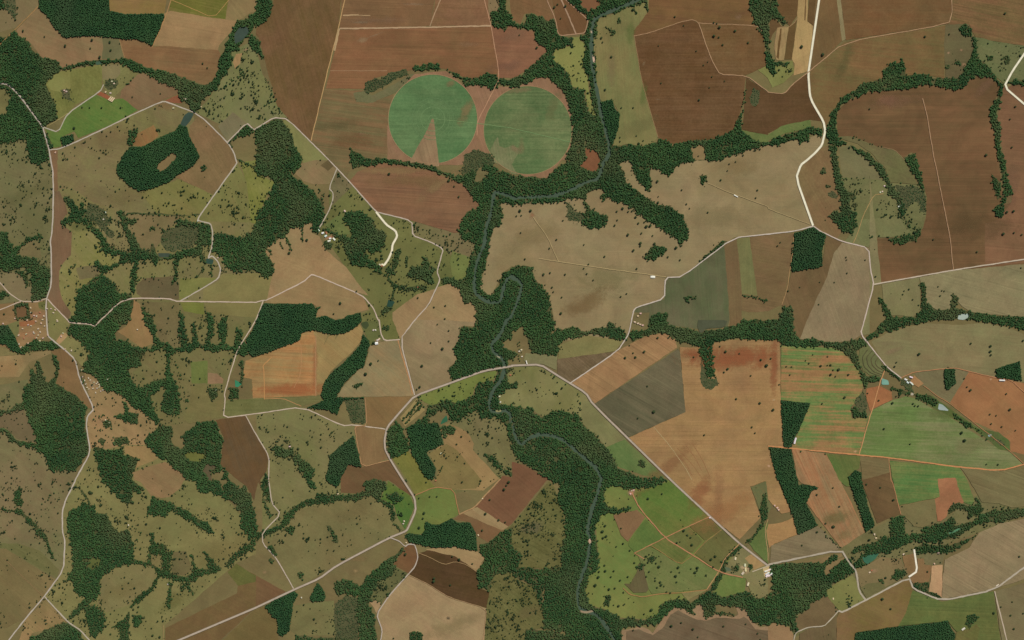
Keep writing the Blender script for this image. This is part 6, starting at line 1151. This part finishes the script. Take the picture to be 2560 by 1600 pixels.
# water, roads and tracks
for q, p in enumerate(roads):
    up = .3+{'P': 0, 'G': 0, 'C': .04, 'R': .05}[p[0]]+.004*(q % 12)
    if p[0] == 'G':
        _, nm, lab, c, geo = p; poly = smooth(np.r_[pts(geo)[0], pts(geo)[0][:1]], 1)[:-1]
        z = .15+up+DZ*fill(poly, -5, True); put(sheet(nm, poly, M_ground if nm == 'sand_bar' else M_water, z, rgb(c), rgb(c), 0, 0, .2), lab, {'canal_water': 'canal', 'sand_bar': 'sand bar'}.get(nm, 'pond')); continue
    if p[0] == 'C':
        _, nm, lab, c, wd, geo = p; cx, cy, r_ = map(float, geo.split()); t = np.arange(97)/96*2*math.pi; z = .15+up+DZ*fill_level(np.c_[cx+r_*np.cos(t), cy+r_*np.sin(t)])
        put(ribbon(nm, np.c_[cx+r_*np.cos(t), cy+r_*np.sin(t)], float(wd)*K, M_road, z, rgb(c)), lab, 'wheel track' if 'ring' in lab else 'field edge'); continue
    _, nm, lab, c, wd, geo = p; a = pts(geo, False)[0]
    for e, f in ((0, 1), (-1, -2)):           # roads that leave the frame go on beyond it
        if a[e, 0] < 3 or a[e, 0] > 2557 or a[e, 1] < 3 or a[e, 1] > 1597:
            dv = a[e]-a[f]; dv = dv/np.hypot(*dv)*100; a = np.r_[[a[e]+dv], a] if e == 0 else np.r_[a, [a[e]+dv]]
    wd = float(wd)*K
    a = smooth(a, 2) if p[0] == 'P' else smooth(a, 1)
    if nm == 'track': a = rough(a, .5, 9, False, q)
    if p[0] == 'P':
        a = rough(a, .6, 6, False, 5); a = a[np.r_[True, np.hypot(*np.diff(a, axis=0).T) > .01]]; s_ = np.r_[0, np.cumsum(np.hypot(*np.diff(a, axis=0).T))]
        l, r = stroke(a, wd*1.12); v = (1+.16*np.sin(s_*.11)+.13*np.sin(s_*.043+1)+.1*np.sin(s_*.29+2))[:, None]
        l = a+(l-a)*v; r = a+(r-a)*v; poly = np.r_[l, r[::-1]]; z = .15+up+DZ*fill(np.r_[a+(l-a)*.8, (a+(r-a)*.8)[::-1]], -5, True)
        put(sheet(nm, poly, M_water, z, rgb(c), rgb(c), 0, 0, .2), lab, 'river'); continue
    l, r = stroke(a, wd+(1.6 if wd > 2.6 else .6)); z = .15+up+DZ*fill(np.r_[l, r[::-1]], -5, True)
    mat = M_water if p[0] == 'P' else M_road
    o = ribbon(nm, a, wd, mat, z, rgb(c), 0 if nm == 'white_road' else .13); put(o, lab, {'P': 'river'}.get(p[0], 'track' if nm == 'track' else ('terrace' if 'terrace' in nm else 'road')))
    if nm == 'white_road':                    # the pale gravel verges that frame it
        for sgn, e in zip((0, 1), stroke(a, wd*.92)):
            o2 = ribbon('verge', e, wd*.13, M_road, z+.03, (168, 156, 130)); link(o2, o)
    if nm == 'main_road':
        for e in stroke(a, wd*1.05):
            o2 = ribbon('verge', e, wd*.2, M_road, z+.03, (112, 100, 78)); link(o2, o)

# ------------------------------------------------------------------ woods
def look(P): return owner[np.clip(P[:, 1]+PAD, 0, H_-1).astype(int), np.clip(P[:, 0]+PAD, 0, W_-1).astype(int)]
def jgrid(s):
    gx, gy = np.meshgrid(np.arange(-PAD+2, 2560+PAD-2, s), np.arange(-PAD+2, 1600+PAD-2, s*.9))
    gx[1::2] += s/2; P = np.c_[gx.ravel(), gy.ravel()]
    return P+rng.uniform(-.42*s, .42*s, P.shape)
WOODS = {}
for typ, s, r0, r1, h0, h1 in (('nat', 3.6, 4.1, 9.0, 10, 12.9), ('euc', 3.2, 4.4, 6.0, 11.5, 14.5), ('scr', 3.8, 3.0, 6.5, 3, 7)):
    P = jgrid(s); X, Y = P[:, 0], P[:, 1]
    gap = np.sin(X*.043+2*np.sin(Y*.021))*np.sin(Y*.051+1.7*np.sin(X*.027))+.8*np.sin(X*.17+Y*.11)*np.sin(Y*.19-X*.09)
    wob = 0 if typ == 'euc' else 1
    D = np.c_[2.2*np.sin(Y*.37+X*.11)+1.3*np.sin(Y*.83), 2.2*np.sin(X*.33-Y*.13)+1.3*np.sin(X*.91)]*wob
    ow = np.where(look(P) == -5, -5, look(P+D))
    for i, t in enumerate(info):
        if t[0] not in 'WL' or t[3] != typ: continue
        k_ = ow == i; Q = P[k_]; pk = dens[i]*(1-.62*np.clip(gap[k_]-.75, 0, .6)/.6) if wob else dens[i]
        Q = Q[rng.random(len(Q)) < pk]
        if not len(Q): continue
        n = len(Q); rad = r0+(r1-r0)*(rng.beta(1.3, 3.4, n) if wob else rng.beta(2, 3, n)); hg = h0+(h1-h0)*rng.beta(2.2, 2.2, n)
        if t[1] in ('hedgerow', 'tree_belt'): rad *= .85; hg *= .9
        o = crowns(t[1], world(Q), rad, hg, rng.beta(2, 2, n), M_leaf[typ])
        if t[0] == 'L': put(o, t[2], 'hedgerow', 'stuff', 'thin tree lines and hedges'); continue
        g = {'tree_belt': 'tree belts and clumps among the fields', 'eucalyptus_plantation': 'dark planted woods'}.get(t[1], 'natural woods')
        put(o, t[2], {'tree_belt': 'tree belt', 'eucalyptus_plantation': 'plantation'}.get(t[1], 'forest'), 'stuff', g)

# ------------------------------------------------------------------ single trees in the open fields
def crown_mesh(seed):
    """a broad pasture tree's crown about 1 m in radius: several lumps of foliage of different size"""
    r = np.random.default_rng(seed); V = []; F = []; T = []
    ico = [(0, 0, 1)]+[(math.cos(a)*.86*c, math.sin(a)*.86*c, z) for z, c, o in ((.5, 1, 0), (-.25, 1.1, .63)) for a in (np.arange(5)*1.2566+o)]+[(0, 0, -.7)]
    tri = [(0, 1+i, 1+(i+1) % 5) for i in range(5)]+[(1+i, 6+i, 1+(i+1) % 5) for i in range(5)]+[(1+(i+1) % 5, 6+i, 6+(i+1) % 5) for i in range(5)]+[(11, 6+(i+1) % 5, 6+i) for i in range(5)]
    blobs = [(0, 0, 0, .72)]+[(math.cos(a)*.5*r.uniform(.8, 1.15), math.sin(a)*.5*r.uniform(.8, 1.15), r.uniform(-.18, .12), r.uniform(.38, .56)) for a in np.arange(6)*1.047+r.uniform(0, 6)]
    for bx_, by_, bz_, s in blobs:
        b0 = len(V); t = r.uniform(.1, .9)
        for x, y, z in ico:
            k = s*r.uniform(.85, 1.15); V.append((bx_+x*k, by_+y*k, bz_+z*k*.8)); T.append(t)
        F += [(a+b0, b+b0, c+b0) for a, b, c in tri]
    me = mesh('crown', V, F); T = np.array(T); setattrs(me, tint=np.c_[T, T, T]); me.materials.append(M_leaf['tree']); return me
def trunk_mesh():
    V = []; F = []
    def tube(p, q, r0, r1):
        b0 = len(V); p, q = np.array(p, float), np.array(q, float)
        for c, r_ in ((p, r0), (q, r1)):
            for a in range(6): V.append((c[0]+r_*math.cos(a*1.047), c[1]+r_*math.sin(a*1.047), c[2]))
        for a in range(6):
            b = (a+1) % 6; F.extend([(b0+a, b0+b, b0+6+b), (b0+a, b0+6+b, b0+6+a)])
    tube((0, 0, 0), (.02, .01, .5), .075, .05)
    for a in range(4): tube((.02, .01, .46), (math.cos(a*1.6)*.42, math.sin(a*1.6)*.42, .9), .04, .018)
    me = mesh('trunk', V, F); me.materials.append(M_bark); return me
CR = [crown_mesh(s) for s in range(8)]; TR = trunk_mesh()
ORD = 'first second third fourth fifth sixth seventh eighth ninth tenth eleventh twelfth thirteenth fourteenth fifteenth sixteenth seventeenth eighteenth nineteenth'.split()
TENS = {20: 'twentieth', 30: 'thirtieth', 40: 'fortieth', 50: 'fiftieth'}; TN = {20: 'twenty', 30: 'thirty', 40: 'forty', 50: 'fifty'}
def ordn(k):
    if k < 20: return ORD[k-1]
    return TENS[k] if k % 10 == 0 else TN[k//10*10]+' '+ORD[k % 10-1]
for _, place, size, geo in rows_T:
    a, fl = pts(geo, False); order = np.argsort(a[:, 0]); n = len(a)
    for rk, i in enumerate(order):
        big = fl[i]; s = float(size)*.5*(1.5 if big else 1.0)*random.uniform(.88, 1.14)
        x, y = world(a[i:i+1])[0]
        e = bpy.data.objects.new('pasture_tree', None); e.empty_display_size = 2; e.location = (x, y, 0); e.rotation_euler = (0, 0, random.uniform(0, 6.28)); link(e)
        pos = 'leftmost' if rk == 0 else ('rightmost' if rk == n-1 else ordn(rk+1)+' from the left')
        tag(e, f"{'large' if big else 'small'} tree, {place}, {pos}", 'tree', None, 'single trees standing in the fields')
        h = s*1.25+2.2
        c = link(bpy.data.objects.new('crown', random.choice(CR)), e); c.scale = (s*random.uniform(.9, 1.1), s, s*.9); c.location = (0, 0, h*.8)
        t = link(bpy.data.objects.new('trunk', TR), e); t.scale = (s, s, h*.85)

# the thousands of other small trees and bushes of the pastures
Ps = []
P = jgrid(3.2); ow = look(P)
cover = np.bincount(owner[owner >= 0].ravel(), minlength=len(info)); got = np.bincount(ow[ow >= 0], minlength=len(info))
cl = np.sin(P[:, 0]*.031+1.3)*np.sin(P[:, 1]*.037+.4)+.7*np.sin(P[:, 0]*.083+P[:, 1]*.05)*np.sin(P[:, 1]*.091-P[:, 0]*.04)
for i, t in enumerate(info):
    if t[0] != 'F' or dens[i] <= 0 or got[i] == 0: continue
    m = ow == i; want = cover[i]/1e4*dens[i]*1.2
    pr = np.clip(.25+1.1*np.clip(cl[m]+.6, 0, 2)**1.4, 0, 9); pr *= want/pr.sum()
    Ps.append(P[m][rng.random(m.sum()) < pr])
    if dens[i] >= 12:                         # thickets: a few trees standing together
        base_ = P[m]
        for c_ in base_[rng.integers(0, len(base_), max(1, int(want/13)))]:
            q_ = c_+rng.normal(0, rng.uniform(2.0, 5.5), (rng.integers(3, 18), 2)); Ps.append(q_[look(q_) == i])
# trees straggling out of the natural woods
isn = np.isin(owner, [i for i, t in enumerate(info) if t[0] == 'W' and t[3] != 'euc']).astype(np.float32)
def blur(a, r):
    for ax in (0, 1):
        c = np.cumsum(a, axis=ax); a = (np.roll(c, -r, ax)-np.roll(c, r+1, ax))/(2*r+1)
    return a
near = blur(blur(isn, 7), 5)
ok = np.array([t[0] == 'F' and t[1] == 'pasture' for t in info])
px_, py_ = np.clip(P[:, 0]+PAD, 0, W_-1).astype(int), np.clip(P[:, 1]+PAD, 0, H_-1).astype(int)
on = (ow >= 0) & ok[np.clip(ow, 0, len(ok)-1)]
sel = on & (rng.random(len(P)) < np.clip(near[py_, px_], 0, 1)**1.5*.55*(1+.8*cl)); Ps.append(P[sel])
Q = np.concatenate(Ps); n = len(Q)
rad = 2.0+7.5*rng.beta(1.15, 3.4, n); hg = rad*rng.uniform(1.1, 1.7, n)+1.5
print('small trees', n)
o = crowns('scattered_trees', world(Q), rad, hg, rng.beta(2, 2, n)*.9, M_leaf['tree'], .2)
put(o, 'thousands of small dark trees and bushes dotted over the olive and brown pastures', 'trees', 'stuff', 'small trees of the pastures')

# ------------------------------------------------------------------ buildings
roofs = {}
def roof_mat(c):
    k = tuple(c)
    if k not in roofs: roofs[k] = roof_material('roof_sheets', c, [v*.86 for v in c])
    return roofs[k]
M_wall = roof_material('plaster', (206, 190, 164), (180, 160, 134)); M_dark = roof_material('door_wood', (60, 48, 38), (50, 40, 32))
M_clay = roof_material('clay_tiles', (176, 110, 78), (150, 92, 66))
def prism(name, L, Wd, h0, h1, mat, over=0.0):
    a, b = L/2+over, Wd/2+over
    V = [(-a, -b, h0), (a, -b, h0), (a, b, h0), (-a, b, h0), (-a, 0, h1), (a, 0, h1)]
    V += [(x, y, z-.25) for x, y, z in V[:4]]
    F = [(0, 1, 5, 4), (2, 3, 4, 5), (3, 0, 4, 4), (1, 2, 5, 5), (6, 9, 8, 7), (0, 6, 7, 1), (1, 7, 8, 2), (2, 8, 9, 3), (3, 9, 6, 0)]
    me = bpy.data.meshes.new(name); me.from_pydata(V, [], [tuple(dict.fromkeys(f)) for f in F]); me.materials.append(mat); return me
def box(name, x0, x1, y0, y1, z0, z1, mat):
    V = [(x, y, z) for z in (z0, z1) for x, y in ((x0, y0), (x1, y0), (x1, y1), (x0, y1))]
    F = [(3, 2, 1, 0), (4, 5, 6, 7), (0, 1, 5, 4), (1, 2, 6, 5), (2, 3, 7, 6), (3, 0, 4, 7)]
    me = bpy.data.meshes.new(name); me.from_pydata(V, [], F); me.materials.append(mat); return me
CNT = ['', '', 'two', 'three', 'four', 'five', 'six', 'seven', 'eight', 'nine', 'ten', 'eleven', 'twelve']
for _, nm, desc, place, c, dim, ang, geo in rows_H:
    a, _f = pts(geo, False); order = np.argsort(a[:, 0]); n = len(a); L0, W0 = map(float, dim.split(','))
    for rk, i in enumerate(order):
        x, y = world(a[i:i+1])[0]; L = L0*random.uniform(.85, 1.25)*1.05; Wd = W0*random.uniform(.9, 1.15)*1.05
        pos = '' if n == 1 else (', leftmost' if rk == 0 else (', rightmost' if rk == n-1 else ', '+ordn(rk+1)+' from the left'))
        lab = f'{desc}, {place}{pos}'
        rot = (0, 0, R(float(ang)+(random.uniform(-25, 25) if n > 4 else 0)+(90 if n > 6 and rk % 3 == 0 else 0)))
        if nm == 'lime_pile':
            me = bpy.data.meshes.new(nm); V = []; F = []; nx = 12
            for q in range(nx+1):
                for s_ in range(7):
                    u = q/nx*2-1; v_ = s_/3-1; e = (1-u**6)*(1-v_*v_)
                    V.append((u*L/2, v_*Wd/2*(1-.15*u*u)+random.uniform(-.3, .3), max(0, e)*2.6*random.uniform(.75, 1.1)+ZR))
            for q in range(nx):
                for s_ in range(6): F.append((q*7+s_, (q+1)*7+s_, (q+1)*7+s_+1, q*7+s_+1))
            me.from_pydata(V, [], F); me.materials.append(roof_mat(rgb(c)))
            o = bpy.data.objects.new(nm, me); o.location = (x, y, 0); o.rotation_euler = rot; link(o); tag(o, lab, 'heap', None, 'white heaps in the fields'); continue
        e = bpy.data.objects.new(nm, None); e.empty_display_size = 2; e.location = (x, y, 0); e.rotation_euler = rot; link(e)
        tag(e, lab, {'house': 'house', 'barn': 'barn', 'shed': 'shed'}[nm], None, desc+' group' if n > 1 else None)
        h = 3.4 if nm != 'barn' else 5.0; h += ZR*.5
        rm = roof_mat([v*random.choice((1, 1, .93)) for v in rgb(c)]) if random.random() < .93 or nm == 'barn' else M_clay
        link(bpy.data.objects.new('wall', box('wall', -L/2, L/2, -Wd/2, Wd/2, 0, h, M_wall)), e)
        link(bpy.data.objects.new('roof', prism('roof', L, Wd, h+.28, h+.3+Wd*.22, rm, .5)), e)
        link(bpy.data.objects.new('door', box('door', -.5, .6, -Wd/2-.06, -Wd/2-.003, ZR*.5, ZR*.5+2.1, M_dark)), e)

print('triangles', sum(len(o.data.polygons) for o in C.objects if o.type == 'MESH'))
